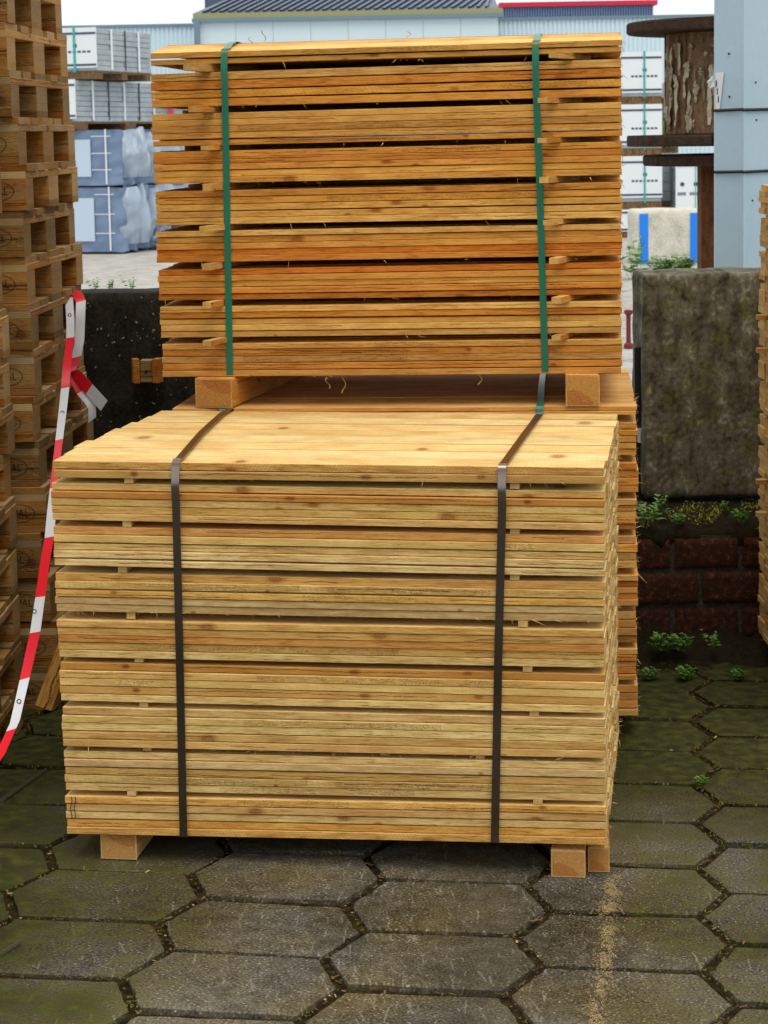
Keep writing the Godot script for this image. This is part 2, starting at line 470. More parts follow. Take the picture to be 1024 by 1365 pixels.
func make_materials() -> void:
	M.wood = wood_material()
	M.end_grain = end_material()
	M.paver = paving_material()
	M.soil = ramp_material(31, [Color8(14, 11, 6), Color8(36, 28, 15), Color8(56, 46, 20), Color8(80, 72, 30)], 3.0, 0.02, 0.12, 0.5, 0.35, 0.98, 6.0)
	M.dirt = ramp_material(35, [Color8(16, 13, 8), Color8(36, 30, 17), Color8(52, 48, 24)], 3.0, 0.03, 0.15, 0.5, 0.4, 0.98, 6.0)
	M.moss = ramp_material(41, [Color8(34, 40, 8), Color8(78, 84, 16), Color8(120, 116, 28), Color8(96, 70, 22)], 6.0, 0.03, 0.2, 0.5, 0.4, 0.95, 7.0)
	M.dark_concrete = ramp_material(51, [Color8(26, 25, 22), Color8(40, 39, 34), Color8(52, 50, 44), Color8(60, 58, 50)], 1.5, 0.012, 0.07, 0.5, 0.3, 0.92, 2.0)
	M.grey_concrete = ramp_material(55, [Color8(50, 48, 38), Color8(90, 87, 74), Color8(106, 103, 90), Color8(156, 154, 140)], 1.4, 0.014, 0.06, 0.42, 0.3, 0.92, 2.0)
	M.yard = ramp_material(61, [Color8(140, 139, 132), Color8(170, 169, 164), Color8(186, 186, 182)], 0.35, 0.012, 0.1, 0.45, 0.3, 0.9, 2.0)
	M.far_paving = ramp_material(63, [Color8(58, 56, 44), Color8(82, 79, 66), Color8(98, 95, 84)], 0.5, 0.012, 0.1, 0.45, 0.3, 0.9, 2.0)
	M.brick = ramp_material(65, [Color8(34, 24, 18), Color8(54, 34, 25), Color8(68, 41, 31), Color8(136, 82, 58)], 3.5, 0.02, 0.09, 0.45, 0.3, 0.92, 5.0)
	M.mortar = ramp_material(69, [Color8(44, 42, 34), Color8(66, 64, 54), Color8(96, 94, 84)], 4.0, 0.03, 0.15, 0.5, 0.4, 0.95, 5.0)
	M.old_wood = ramp_material(73, [Color8(56, 40, 28), Color8(100, 76, 54), Color8(130, 104, 78), Color8(160, 140, 116)], 1.6, 0.02, 0.1, 0.5, 0.35, 0.92, 5.0)
	M.old_wood.uv1_scale = Vector3(3.2, 0.7, 3.2)
	M.brown_wood = ramp_material(74, [Color8(64, 40, 26), Color8(112, 74, 48), Color8(142, 100, 70)], 1.6, 0.02, 0.1, 0.5, 0.3, 0.9, 4.0)
	M.brown_wood.uv1_scale = Vector3(4.0, 0.6, 4.0)
	M.dark_wood = ramp_material(77, [Color8(36, 28, 22), Color8(62, 48, 38), Color8(84, 68, 56)], 2.0, 0.02, 0.1, 0.5, 0.35, 0.9, 5.0)
	M.paint = ramp_material(81, [Color8(164, 152, 124), Color8(186, 176, 150), Color8(200, 196, 180)], 4.0, 0.03, 0.12, 0.4, 0.2, 0.8, 3.0, 256)
	M.column = ramp_material(85, [Color8(164, 190, 206), Color8(170, 196, 212), Color8(174, 200, 216)], 0.6, 0.012, 0.1, 0.3, 0.03, 0.45, 0.0, 256)
	M.block_grey = ramp_material(89, [Color8(150, 162, 170), Color8(168, 178, 184), Color8(184, 192, 198)], 0.8, 0.02, 0.15, 0.5, 0.25, 0.9, 2.0, 256)
	M.pale_block = ramp_material(93, [Color8(180, 178, 166), Color8(206, 204, 192), Color8(220, 218, 208)], 0.7, 0.02, 0.12, 0.4, 0.25, 0.9, 2.0, 256)
	M.wrap_white = plain(Color8(226, 234, 240), 0.3)
	M.wrap_blue = plain(Color8(112, 134, 166), 0.2)
	M.wrap_pale = plain(Color8(176, 194, 214), 0.22)
	M.wrap_pale.transparency = BaseMaterial3D.TRANSPARENCY_ALPHA
	M.wrap_pale.albedo_color.a = 0.72
	M.slab_dark = plain(Color8(58, 70, 90), 0.35)
	M.sheet_metal = plain(Color8(206, 228, 240), 0.45)
	M.panel = plain(Color8(206, 226, 236), 0.5)
	M.roof = plain(Color8(74, 90, 112), 0.4)
	M.gutter = plain(Color8(110, 134, 150), 0.5)
	M.algae = plain(Color8(150, 152, 110), 0.8)
	M.red_trim = plain(Color8(200, 30, 60), 0.5)
	M.navy = plain(Color8(104, 128, 168), 0.5)
	M.green_strap = plain(Color8(6, 104, 78), 0.34)
	M.brown_strap = plain(Color8(132, 120, 112), 0.2)
	M.brown_strap.metallic = 1.0
	M.tape = plain(Color.WHITE, 0.4, 0.0, true)
	M.ink = plain(Color8(34, 24, 16), 0.8)
	M.black = plain(Color8(18, 18, 20), 0.6)
	M.blue_paint = plain(Color8(10, 128, 240), 0.5)
	M.white_paper = plain(Color8(214, 222, 226), 0.6)
	M.teal = plain(Color8(40, 170, 168), 0.4)
	M.pink = plain(Color8(214, 60, 110), 0.5)
	M.rust = plain(Color8(110, 30, 24), 0.7)
	M.leaf = plain(Color.WHITE, 0.55, 0.0, true)
	M.leaf.backlight_enabled = true
	M.leaf.backlight = Color(0.1, 0.2, 0.02)
	M.sliver = plain(Color.WHITE, 0.8, 0.0, true)

# ---------------------------------------------------------------- lumber stacks
# layers: [x_left, y_top_left, y_bottom_left, x_right, y_top_right, y_bottom_right, boards] read off the photograph, put on the stack's front plane
func tint_of(base: Color, v: float) -> Color:
	var k := 1.0 + rng.randf_range(-v, v)
	var h := rng.randf_range(-v, v) * 0.5
	return Color(base.r * k * (1 + h * 0.4), base.g * k, base.b * k * (1 - h * 1.2))
func lumber_stack(node: Node3D, layers: Array, rows: int, depth: float, base: Color, vary: float, odd: Array, lift_top := 0.0, fill := 0.0185, jag := [0.0, 0.0, 0.0, 0.0, 0.0, 0.0, 0.0, 0.0]) -> Array:
	var n := node.transform.basis.z
	var inv := node.transform.affine_inverse()
	var info := []
	var inner := new_st()
	var rd := depth / rows
	for li in layers.size():
		var a: Array = layers[li]
		var tl: Vector3 = inv * on_plane(a[0], a[1], node.position, n); var bl: Vector3 = inv * on_plane(a[0], a[2], node.position, n)
		var tr: Vector3 = inv * on_plane(a[3], a[4], node.position, n); var br: Vector3 = inv * on_plane(a[3], a[5], node.position, n)
		var cnt: int = a[6]
		var x0 := (tl.x + bl.x) / 2; var x1 := (tr.x + br.x) / 2
		var l := x1 - x0
		info.append([x0, bl.y, tl.y, x1, br.y, tr.y])
		for k in cnt:
			var yl := lerpf(bl.y, tl.y, float(k) / cnt); var yr := lerpf(br.y, tr.y, float(k) / cnt)
			var th := minf(tl.y - bl.y, tr.y - br.y) / cnt - 0.0007
			var ang := atan2(yr - yl, l)
			for row in rows:
				var jx := rng.randf_range(-0.0018, 0.0018)
				var jl := rng.randf_range(-0.002, 0.002)
				var xf := Transform3D(Basis(Vector3.BACK, ang + rng.randf_range(-0.0008, 0.0008)), Vector3((x0 + x1) / 2 + jx * 0.5, (yl + yr) / 2, -row * rd + rng.randf_range(-0.0045, 0.0045)))
				var th2 := th
				var t := tint_of(base, vary)
				if rng.randf() < 0.17: t = t * (odd[rng.randi_range(0, odd.size() - 1)] as Color)
				var top := li == 0 and k == cnt - 1
				if top: t = tint_of(base, 0.05)
				if row == 0 or top:
					var st := new_st()
					var tt := th * (1.0 - minf(absf(rng.randfn()) * 0.06, 0.16) - 0.012)
					if lift_top > 0 and top and row < 2:
						xf.basis = xf.basis * Basis(Vector3.RIGHT, lift_top)
						if row == 1: xf.origin.y += rd * sin(lift_top)
					elif lift_top > 0 and top:
						xf.origin.y += 2.0 * rd * sin(lift_top)
					plank(st, xf, l, tt, rd - 0.002, t, 6, 0.0011 if row == 0 else 0.0, Vector2(rng.randf_range(-0.0008, 0.0006), rng.randf_range(-0.002, 0.002)), -1, Vector2(jl + (jag[row] if top else 0.0), jx))
					put("board", st, M.wood, node)
				else:
					if k == cnt - 1 and row > 2 and row % 2 == 0: th2 = th + fill * (0.35 + 0.5 * rng.randf())
					plank(inner, xf, l, th2, rd - 0.002, t, 1, 0.0, Vector2.ZERO, -1, Vector2(jl + rng.randf_range(-0.005, 0.003), jx + rng.randf_range(-0.002, 0.0015)))
		if lift_top > 0 and li == 0:   # the raised middle of the top layer rests on one more course of boards
			for row in range(2, rows):
				plank(inner, Transform3D(Basis(Vector3.BACK, atan2(tr.y - tl.y, l)), Vector3((x0 + x1) / 2, (tl.y + tr.y) / 2 - 0.004, -row * rd)), l - 0.02, 2.0 * rd * sin(lift_top) * 0.6, rd - 0.002, base)
	var im := put("inner_boards", inner, M.wood, node)
	im.set_meta("kind", "stuff")
	return info
func sticks(node: Node3D, info: Array, spots: Array, depth: float, w: float, out_by: Vector2, skew: float, base: Color, part := 0.95) -> void:
	var n := node.transform.basis.z
	var inv := node.transform.affine_inverse()
	for s in spots:
		var p: Vector3 = inv * on_plane(s[0], s[1], node.position, n)
		var g: int = s[2]   # the gap under layer g
		var a: Array = info[g]; var b: Array = info[g + 1]
		var f = (p.x - a[0]) / (a[3] - a[0])
		var hi := lerpf(a[1], a[4], f); var lo := lerpf(b[2], b[5], f)
		var h := maxf(hi - lo, 0.008)
		var fwd := rng.randf_range(out_by.x, out_by.y)
		var st := new_st()
		var yaw := PI / 2 + rng.randf_range(-0.04, 0.04) + skew
		# the plank's x runs back along the stack
		var bas := Basis(Vector3.UP, yaw)
		var l := depth * part
		var dir := bas * Vector3.RIGHT
		var mid := Vector3(p.x, lo + 0.0004, fwd) + dir * (l / 2)
		plank(st, Transform3D(bas, mid + bas * Vector3(0, 0, w / 2)), l, h - 0.0008, w, tint_of(base, 0.15), 1, 0.0)
		put("spacer_stick", st, M.wood, node)
func strap(node: Node3D, pts: Array, w: float, m: Material) -> void:
	var st := new_st()
	var ac := []
	for p in pts: ac.append(Vector3.RIGHT)
	ribbon(st, pts, ac, w, 0.0012, [Color.WHITE])
	put("strap", st, m, node)
func bearer(node: Node3D, px: float, py: float, w: float, h: float, depth: float, fwd: float, skew: float, tint: Color, y0 := 0.0, called := "bearer") -> void:
	var n := node.transform.basis.z
	var p: Vector3 = node.transform.affine_inverse() * on_plane(px, py, node.position, n)
	var st := new_st()
	var bas := Basis(Vector3.UP, PI / 2 + skew)
	var mid := Vector3(p.x, y0, fwd) + (bas * Vector3.RIGHT) * (depth / 2)
	plank(st, Transform3D(bas, mid + bas * Vector3(0, 0, w / 2)), depth, h, w, tint, 1, 0.004)
	var bm := put(called, st, M.wood, node)
	var ef := new_st()
	var f0 := Vector3(p.x, y0, fwd) + (bas * Vector3.RIGHT) * -0.0012
	var sx := bas * Vector3(0, 0, 1) * (w / 2 - 0.004)
	quad(ef, f0 - sx + Vector3.UP * 0.004, f0 + sx + Vector3.UP * 0.004, f0 + sx + Vector3.UP * (h - 0.004), f0 - sx + Vector3.UP * (h - 0.004), -(bas * Vector3.RIGHT), [Vector2(1, 1), Vector2(0, 1), Vector2(0, 0), Vector2(1, 0)] if px < 400 else UV4, tint)
	put("end_grain", ef, M.end_grain, bm)
func splinters(node: Node3D, boxes: Array, count: int, seed_: int, lean: Vector3) -> void:
	var r := RandomNumberGenerator.new()
	r.seed = seed_
	var st := new_st()
	for k in count:
		var b: Array = boxes[r.randi_range(0, boxes.size() - 1)]
		var p := Vector3(r.randf_range(b[0].x, b[1].x), r.randf_range(b[0].y, b[1].y), r.randf_range(b[0].z, b[1].z))
		var d := (lean + Vector3(r.randfn(), r.randfn(), r.randfn()) * 0.55).normalized()
		var l := r.randf_range(0.004, 0.016) * (1.8 if r.randf() < 0.12 else 1.0)
		var s := d.cross(Vector3(r.randfn(), r.randfn(), r.randfn())).normalized() * r.randf_range(0.0006, 0.0014)
		var c := Color(0.5, 0.33, 0.15) * r.randf_range(0.7, 1.4)
		var bend := Vector3(r.randfn(), r.randfn(), r.randfn()) * l * 0.2
		var q := p + d * l * 0.55 + bend
		tri(st, p - s, p + s, q + s * 0.6, c)
		tri(st, p - s, q + s * 0.6, q - s * 0.6, c)
		tri(st, q - s * 0.6, q + s * 0.6, p + d * l + bend * 2.2, c)
	var o := put("splinters", st, M.sliver, node)
	o.set_meta("kind", "stuff")

# ---------------------------------------------------------------- pallets
func make_pallet(seed_: int, tone: float) -> Node3D:
	rng.seed = seed_
	var root := Node3D.new()
	root.name = "pallet"
	var base := Color(0.56, 0.44, 0.33) * tone
	var grey := Color(0.78, 0.76, 0.80) * tone
	var t := 0.0207; var hb := 0.0733
	for z in [[-0.35, 0.1], [0.0, 0.145], [0.35, 0.1]]:
		var st := new_st()
		plank(st, Transform3D(Basis.IDENTITY, Vector3(0, 0, z[0] + z[1] / 2)), 1.2, t, z[1], tint_of(base, 0.2), 1, 0.002)
		put("bottom_board", st, M.wood, root)
	for x in [[-0.5275, 0.145], [0.0, 0.145], [0.5275, 0.145]]:
		for z in [[-0.35, 0.1], [0.0, 0.145], [0.35, 0.1]]:
			var st := new_st()
			var edge: bool = x[0] > 0.4 or z[0] > 0.3
			plank(st, Transform3D(Basis.IDENTITY, Vector3(x[0], t, z[0] + z[1] / 2)), x[1], hb, z[1], tint_of(base.lerp(grey, 0.5 if edge and rng.randf() < 0.5 else 0.15), 0.2), 1, 0.002)
			var b := put("block", st, M.wood, root)
			if x[0] > 0.4 and z[0] > 0.3: stamp(b, Vector3(x[0] - 0.012, t + hb * 0.5, z[0] + z[1] / 2 + 0.0008))
		var s2 := new_st()
		plank(s2, Transform3D(Basis(Vector3.UP, PI / 2), Vector3(x[0] + x[1] / 2, t + hb, 0)), 0.8, t, x[1], tint_of(grey if x[0] > 0 else base, 0.16), 1, 0.0015)
		put("stringer_board", s2, M.wood, root)
	for z in [[-0.3275, 0.145], [-0.175, 0.1], [0.0, 0.145], [0.175, 0.1], [0.3275, 0.145]]:
		var st := new_st()
		plank(st, Transform3D(Basis.IDENTITY, Vector3(rng.randf_range(-0.005, 0.005), t * 2 + hb, z[0] + z[1] / 2)), 1.2, t, z[1], tint_of(base.lerp(grey, rng.randf() * 0.6), 0.28), 1, 0.0015)
		put("deck_board", st, M.wood, root)
	return root
func stamp(block: Node3D, at: Vector3) -> void:
	var st := new_st()
	var segs := 22
	for k in segs:
		var a := TAU * k / segs; var b := TAU * (k + 1) / segs
		var p := func(t: float, s: float) -> Vector3: return at + Vector3(cos(t) * 0.05 * s, sin(t) * 0.028 * s, 0)
		flat(st, p.call(a, 1.0), p.call(b, 1.0), p.call(b, 0.95), p.call(a, 0.95))
	put("stamp_ring", st, M.ink, block)
	var tm := TextMesh.new()
	tm.text = "EPAL"
	var f := SystemFont.new()
	f.font_names = PackedStringArray(["Droid Sans"])
	tm.font = f
	tm.font_size = 16
	tm.pixel_size = 0.0018
	tm.depth = 0.0005
	mesh_node("stamp_lettering", tm, M.ink, block, Transform3D(Basis.IDENTITY, at))

# ---------------------------------------------------------------- plants
func weed_mesh(seed_: int, h: float, stems: int, leaf: float, spread: float) -> ArrayMesh:
	var r := RandomNumberGenerator.new()
	r.seed = seed_
	var st := new_st()
	for s in stems:
		var dir := Vector3(r.randf_range(-1, 1) * spread, 1, r.randf_range(-1, 1) * spread).normalized()
		var hh := h * r.randf_range(0.45, 1.0)
		var p0 := Vector3(r.randf_range(-1, 1), 0, r.randf_range(-1, 1)) * spread * h * 0.25
		var green := Color(0.11, 0.24, 0.03) * r.randf_range(0.7, 1.5)
		var bend := Vector3(r.randfn(), 0, r.randfn()) * 0.12
		var prev := p0
		for q in 5:
			var t := (q + 1) / 5.0
			var p := p0 + dir * hh * t + bend * hh * t * t
			var w := Vector3(0.0009, 0, 0.0006)
			flat(st, prev - w, prev + w, p + w, p - w, Color(0.08, 0.1, 0.03))
			prev = p
			for e in 3:
				var a := r.randf() * TAU
				var d := Vector3(cos(a), r.randf_range(-0.1, 0.6), sin(a)).normalized()
				var l := leaf * r.randf_range(0.6, 1.2) * (1.15 - 0.5 * t)
				var sd := d.cross(Vector3.UP).normalized() * l * 0.32
				var up := Vector3.UP * l * 0.12
				var c := green * r.randf_range(0.75, 1.3)
				var m1 := p + d * l * 0.45 + up
				tri(st, p, m1 + sd, p + d * l, c)
				tri(st, p, p + d * l, m1 - sd, c)
	return st.commit()
func weed(at: Vector3, variant: int, scale: float, label: String) -> void:
	var o := thing("weed", label, "weed", at, variant * 1.3, "weeds in the joints and along the walls")
	var specs := [[0.1, 6, 0.03, 0.5], [0.06, 15, 0.022, 0.9], [0.16, 5, 0.034, 0.4]]
	var sp: Array = specs[variant % 3]
	var m := mesh_node("leaves", weed_mesh(100 + variant, sp[0], sp[1], sp[2], sp[3]), M.leaf, o)
	m.scale = Vector3.ONE * scale

# ================================================================ the scene
func _ready() -> void:
	rng.seed = 4242
	# camera
	cam_basis = Basis(Vector3.RIGHT, -PITCH) * Basis(Vector3.BACK, -ROLL)
	var cam := Camera3D.new()
	cam.name = "camera"
	add_child(cam)
	var at := CameraAttributesPhysical.new()
	at.frustum_focal_length = 50.0
	at.exposure_aperture = 11.0
	at.frustum_focus_distance = 4.9
	at.frustum_near = 0.1
	at.frustum_far = 900.0
	cam.attributes = at
	cam.projection = Camera3D.PROJECTION_FRUSTUM
	cam.near = 0.1
	cam.far = 900.0
	cam.size = 2.0 * 0.1 * 682.5 / FOC
	cam.frustum_offset = Vector2(0, -SHIFT / FOC * 0.1)
	cam.transform = Transform3D(cam_basis, Vector3(0, EYE, 0))
	cam.current = true
	# sky and light: a bright overcast day
	var sky_m := ProceduralSkyMaterial.new()
	sky_m.sky_top_color = Color(0.97, 0.98, 1.0)
	sky_m.sky_horizon_color = Color(0.86, 0.90, 0.93)
	sky_m.sky_curve = 0.15
	sky_m.sky_energy_multiplier = 1.0
	sky_m.ground_bottom_color = Color(0.32, 0.31, 0.29)
	sky_m.ground_horizon_color = Color(0.5, 0.5, 0.48)
	var sky := Sky.new()
	sky.sky_material = sky_m
	var env := Environment.new()
	env.background_mode = Environment.BG_SKY
	env.sky = sky
	env.background_energy_multiplier = 1.0
	env.tonemap_mode = Environment.TONE_MAPPER_LINEAR
	env.tonemap_exposure = 1.33
	env.sdfgi_enabled = true
	env.ssao_enabled = true
	env.ssil_enabled = true
	var we := WorldEnvironment.new()
	we.environment = env
	add_child(we)
	var sun := DirectionalLight3D.new()
	sun.light_energy = 0.5
	sun.light_color = Color(1.0, 0.97, 0.92)
	sun.light_angular_distance = 45.0
	sun.shadow_enabled = true
	sun.rotation_degrees = Vector3(-64, 16, 0)
	add_child(sun)

	make_materials()
	build_ground()
	build_walls()
	build_halls()
	build_lumber()
	build_pallets()
	build_tape()
	build_column_and_drums()
	build_far_packs()
	build_small_things()

func build_ground() -> void:
	var st := new_st()
	flat(st, Vector3(-400, -0.06, 60), Vector3(400, -0.06, 60), Vector3(400, -0.06, -800), Vector3(-400, -0.06, -800))
	struct(put("ground", st, M.yard, self))
	st = new_st()
	flat(st, Vector3(-60, -0.004, -7.3), Vector3(60, -0.004, -7.3), Vector3(60, -0.004, -90), Vector3(-60, -0.004, -90))
	struct(put("yard", st, M.yard, self))
	# the paving goes on behind the camera
	st = new_st()
	flat(st, Vector3(-30, -0.02, 40), Vector3(30, -0.02, 40), Vector3(30, -0.02, -2.75), Vector3(-30, -0.02, -2.75))
	struct(put("paving", st, M.far_paving, self))
	# pavement: a soil bed and hexagonal slabs, each its own piece
	var pav := Node3D.new()
	pav.name = "pavement"
	add_child(pav)
	struct(pav)
	var bed := new_st()
	var nz := FastNoiseLite.new()
	nz.seed = 8; nz.frequency = 9.0
	var nx := 150; var nzc := 130
	bed.set_smooth_group(0)
	var hgt := func(i: int, j: int) -> Vector3:
		var x := -2.6 + 5.2 * i / nx; var z := -7.3 + 4.6 * j / nzc
		return Vector3(x, -0.0125 + nz.get_noise_2d(x, z) * 0.007 + nz.get_noise_2d(x * 5.0, z * 5.0) * 0.003, z)
	for i in nx:
		for j in nzc:
			var a: Vector3 = hgt.call(i, j); var b: Vector3 = hgt.call(i + 1, j); var c: Vector3 = hgt.call(i + 1, j + 1); var d: Vector3 = hgt.call(i, j + 1)
			for p in [a, b, c, a, c, d]:
				bed.set_color(Color.WHITE)
				bed.add_vertex(p)
	bed.generate_normals()
	var bo := put("bed", bed, M.soil, pav)
	var e1 := Vector3(0.9903, 0, 0.139); var e2 := Vector3(-0.139, 0, 0.9903)
	var org := Vector3(0.118, 0, -4.314)
	var joints := []
	for i in range(-6, 7):
		for j in range(-12, 8):
			var c := org + e1 * (0.39 * i) + e2 * (0.297 * (j + (0.5 if posmod(i, 2) == 1 else 0.0)))
			if c.z < -6.62 or c.z > -3.2 or absf(c.x) > 1.75: continue
			var r := RandomNumberGenerator.new()
			r.seed = 1000 + i * 50 + j
			paver(pav, c, e1, e2, r)
			joints.append(c)
	# chips and moss caught in the joints
	var chips := new_st(); var tufts := new_st()
	var rr := RandomNumberGenerator.new()
	rr.seed = 12
	var hexp := [Vector2(0.23, 0), Vector2(0.165, 0.1485), Vector2(-0.165, 0.1485), Vector2(-0.23, 0), Vector2(-0.165, -0.1485), Vector2(0.165, -0.1485)]
	for k in 4200:
		var c: Vector3 = joints[rr.randi_range(0, joints.size() - 1)]
		var e := rr.randi_range(0, 5)
		var q: Vector2 = (hexp[e] as Vector2).lerp(hexp[(e + 1) % 6], rr.randf())
		var p := c + e1 * (q.x + rr.randfn() * 0.006) + e2 * (q.y + rr.randfn() * 0.006)
		p.y = -0.005 + rr.randf() * 0.006
		var side := p.x > 0.35 or p.x < -0.5
		if rr.randf() < (0.62 if side else 0.12):
			for b in 5:
				var d := Vector3(rr.randfn(), rr.randf_range(0.3, 1.4), rr.randfn()).normalized() * rr.randf_range(0.004, 0.010)
				var s := Vector3(rr.randfn(), 0, rr.randfn()).normalized() * 0.0022
				tri(tufts, p - s, p + s, p + d, Color(0.13, 0.12, 0.02) * rr.randf_range(0.5, 1.6))
		else:
			var ang := rr.randf() * PI
			var l := rr.randf_range(0.002, 0.008); var w := rr.randf_range(0.001, 0.0025)
			var a := Vector3(cos(ang), rr.randf_range(-0.3, 0.3), sin(ang)) * l; var b := Vector3(-sin(ang), 0.2, cos(ang)) * w
			var col := Color(0.16, 0.095, 0.04) * rr.randf_range(0.2, 1.2)
			if rr.randf() < 0.05: col = Color(0.42, 0.30, 0.15)
			flat(chips, p - a - b, p + a - b, p + a + b, p - a + b, col)
	tag(put("bark_chips", chips, M.sliver, self), "brown bark chips and wood crumbs lying in the paving joints", "wood chips", "", "stuff")
	tag(put("joint_moss", tufts, M.sliver, self), "yellow green moss growing in the paving joints", "moss", "", "stuff")
	# the trail of sawdust that dropped from the stack
	var dust := new_st()
	var lane := [ground(818, 1170), ground(812, 1218), ground(806, 1290), ground(790, 1380)]
	for k in 5200:
		var t := rr.randf() * 2.999
		var i := int(t)
		var p: Vector3 = (lane[i] as Vector3).lerp(lane[i + 1], t - i) + Vector3(clampf(rr.randfn() * 0.35, -1, 1) * 0.03, 0, rr.randfn() * 0.006)
		if k % 6 == 0: p.x += rr.randfn() * 0.09
		elif nz.get_noise_2d(p.x * 3.0, p.z * 1.2) + 0.5 * nz.get_noise_2d(p.x * 9.0, p.z * 9.0) < -0.05 and rr.randf() < 0.8: continue
		p.y = 0.0045 + rr.randf() * 0.002
		var ang := rr.randf() * PI
		var l := rr.randf_range(0.0008, 0.0034); var w := rr.randf_range(0.00025, 0.0006)
		var a := Vector3(cos(ang), rr.randf_range(-0.2, 0.2), sin(ang)) * l; var b := Vector3(-sin(ang), 0, cos(ang)) * w
		flat(dust, p - a - b, p + a - b, p + a + b, p - a + b, Color(0.42, 0.30, 0.13) * rr.randf_range(0.5, 1.4))
	tag(put("sawdust", dust, M.sliver, self), "pale streak of sawdust lying across the grey paving slabs", "sawdust", "", "stuff")

func paver(pav: Node3D, c: Vector3, e1: Vector3, e2: Vector3, r: RandomNumberGenerator) -> void:
	var g := 0.0145
	var base := [Vector2(0.229 - g, 0), Vector2(0.1635 - g * 0.55, 0.1485 - g), Vector2(-0.1635 + g * 0.55, 0.1485 - g), Vector2(-0.229 + g, 0), Vector2(-0.1635 + g * 0.55, -0.1485 + g), Vector2(0.1635 - g * 0.55, -0.1485 + g)]
	var pts := []
	for k in 6:
		for q in 8:
			var p: Vector2 = (base[k] as Vector2).lerp(base[(k + 1) % 6], q / 8.0)
			p *= 1.0 + r.randf_range(-0.008, 0.006)
			if r.randf() < 0.05: p *= r.randf_range(0.96, 0.985)
			if q == 0: p *= r.randf_range(0.992, 1.012)
			pts.append(p)
	var tilt := Vector2(r.randfn(), r.randfn()) * 0.009
	var lift := r.randf_range(-0.004, 0.003)
	var top := func(p: Vector2, drop: float) -> Vector3:
		var w := c + e1 * p.x + e2 * p.y
		return Vector3(w.x, lift + p.x * tilt.x + p.y * tilt.y - drop, w.z)
	var st := new_st()
	var n := pts.size()
	var up := Vector3(0, 1, 0)
	var uv := func(v: Vector3) -> Vector2: return Vector2((v.x + 2.0) / 4.0, (v.z + 7.0) / 4.0)
	var mid: Vector3 = top.call(Vector2.ZERO, 0.0)
	for k in n:
		var a: Vector2 = pts[k]; var b: Vector2 = pts[(k + 1) % n]
		var ai: Vector3 = top.call(a * 0.972, 0.0); var bi: Vector3 = top.call(b * 0.972, 0.0)
		var ao: Vector3 = top.call(a, 0.0035); var bo: Vector3 = top.call(b, 0.0035)
		var ad: Vector3 = top.call(a * 1.005, 0.05); var bd: Vector3 = top.call(b * 1.005, 0.05)
		var dn := Vector2(0.003, 0.0125)
		var order := [mid, ai, bi] if (ai - mid).cross(bi - mid).dot(up) < 0 else [mid, bi, ai]
		for v in order: vert(st, v, up, uv.call(v), Color.WHITE)
		var d2 := (a + b).normalized()
		var outw := e1 * d2.x + e2 * d2.y
		quad(st, ai, bi, bo, ao, (up + outw * 0.45).normalized(), [uv.call(ai), uv.call(bi), uv.call(bo), uv.call(ao)], Color.WHITE)
		quad(st, ao, bo, bd, ad, outw, [uv.call(ao), uv.call(bo), uv.call(bo) + dn, uv.call(ao) + dn], Color.WHITE)
	put("paving_slab", st, M.paver, pav)

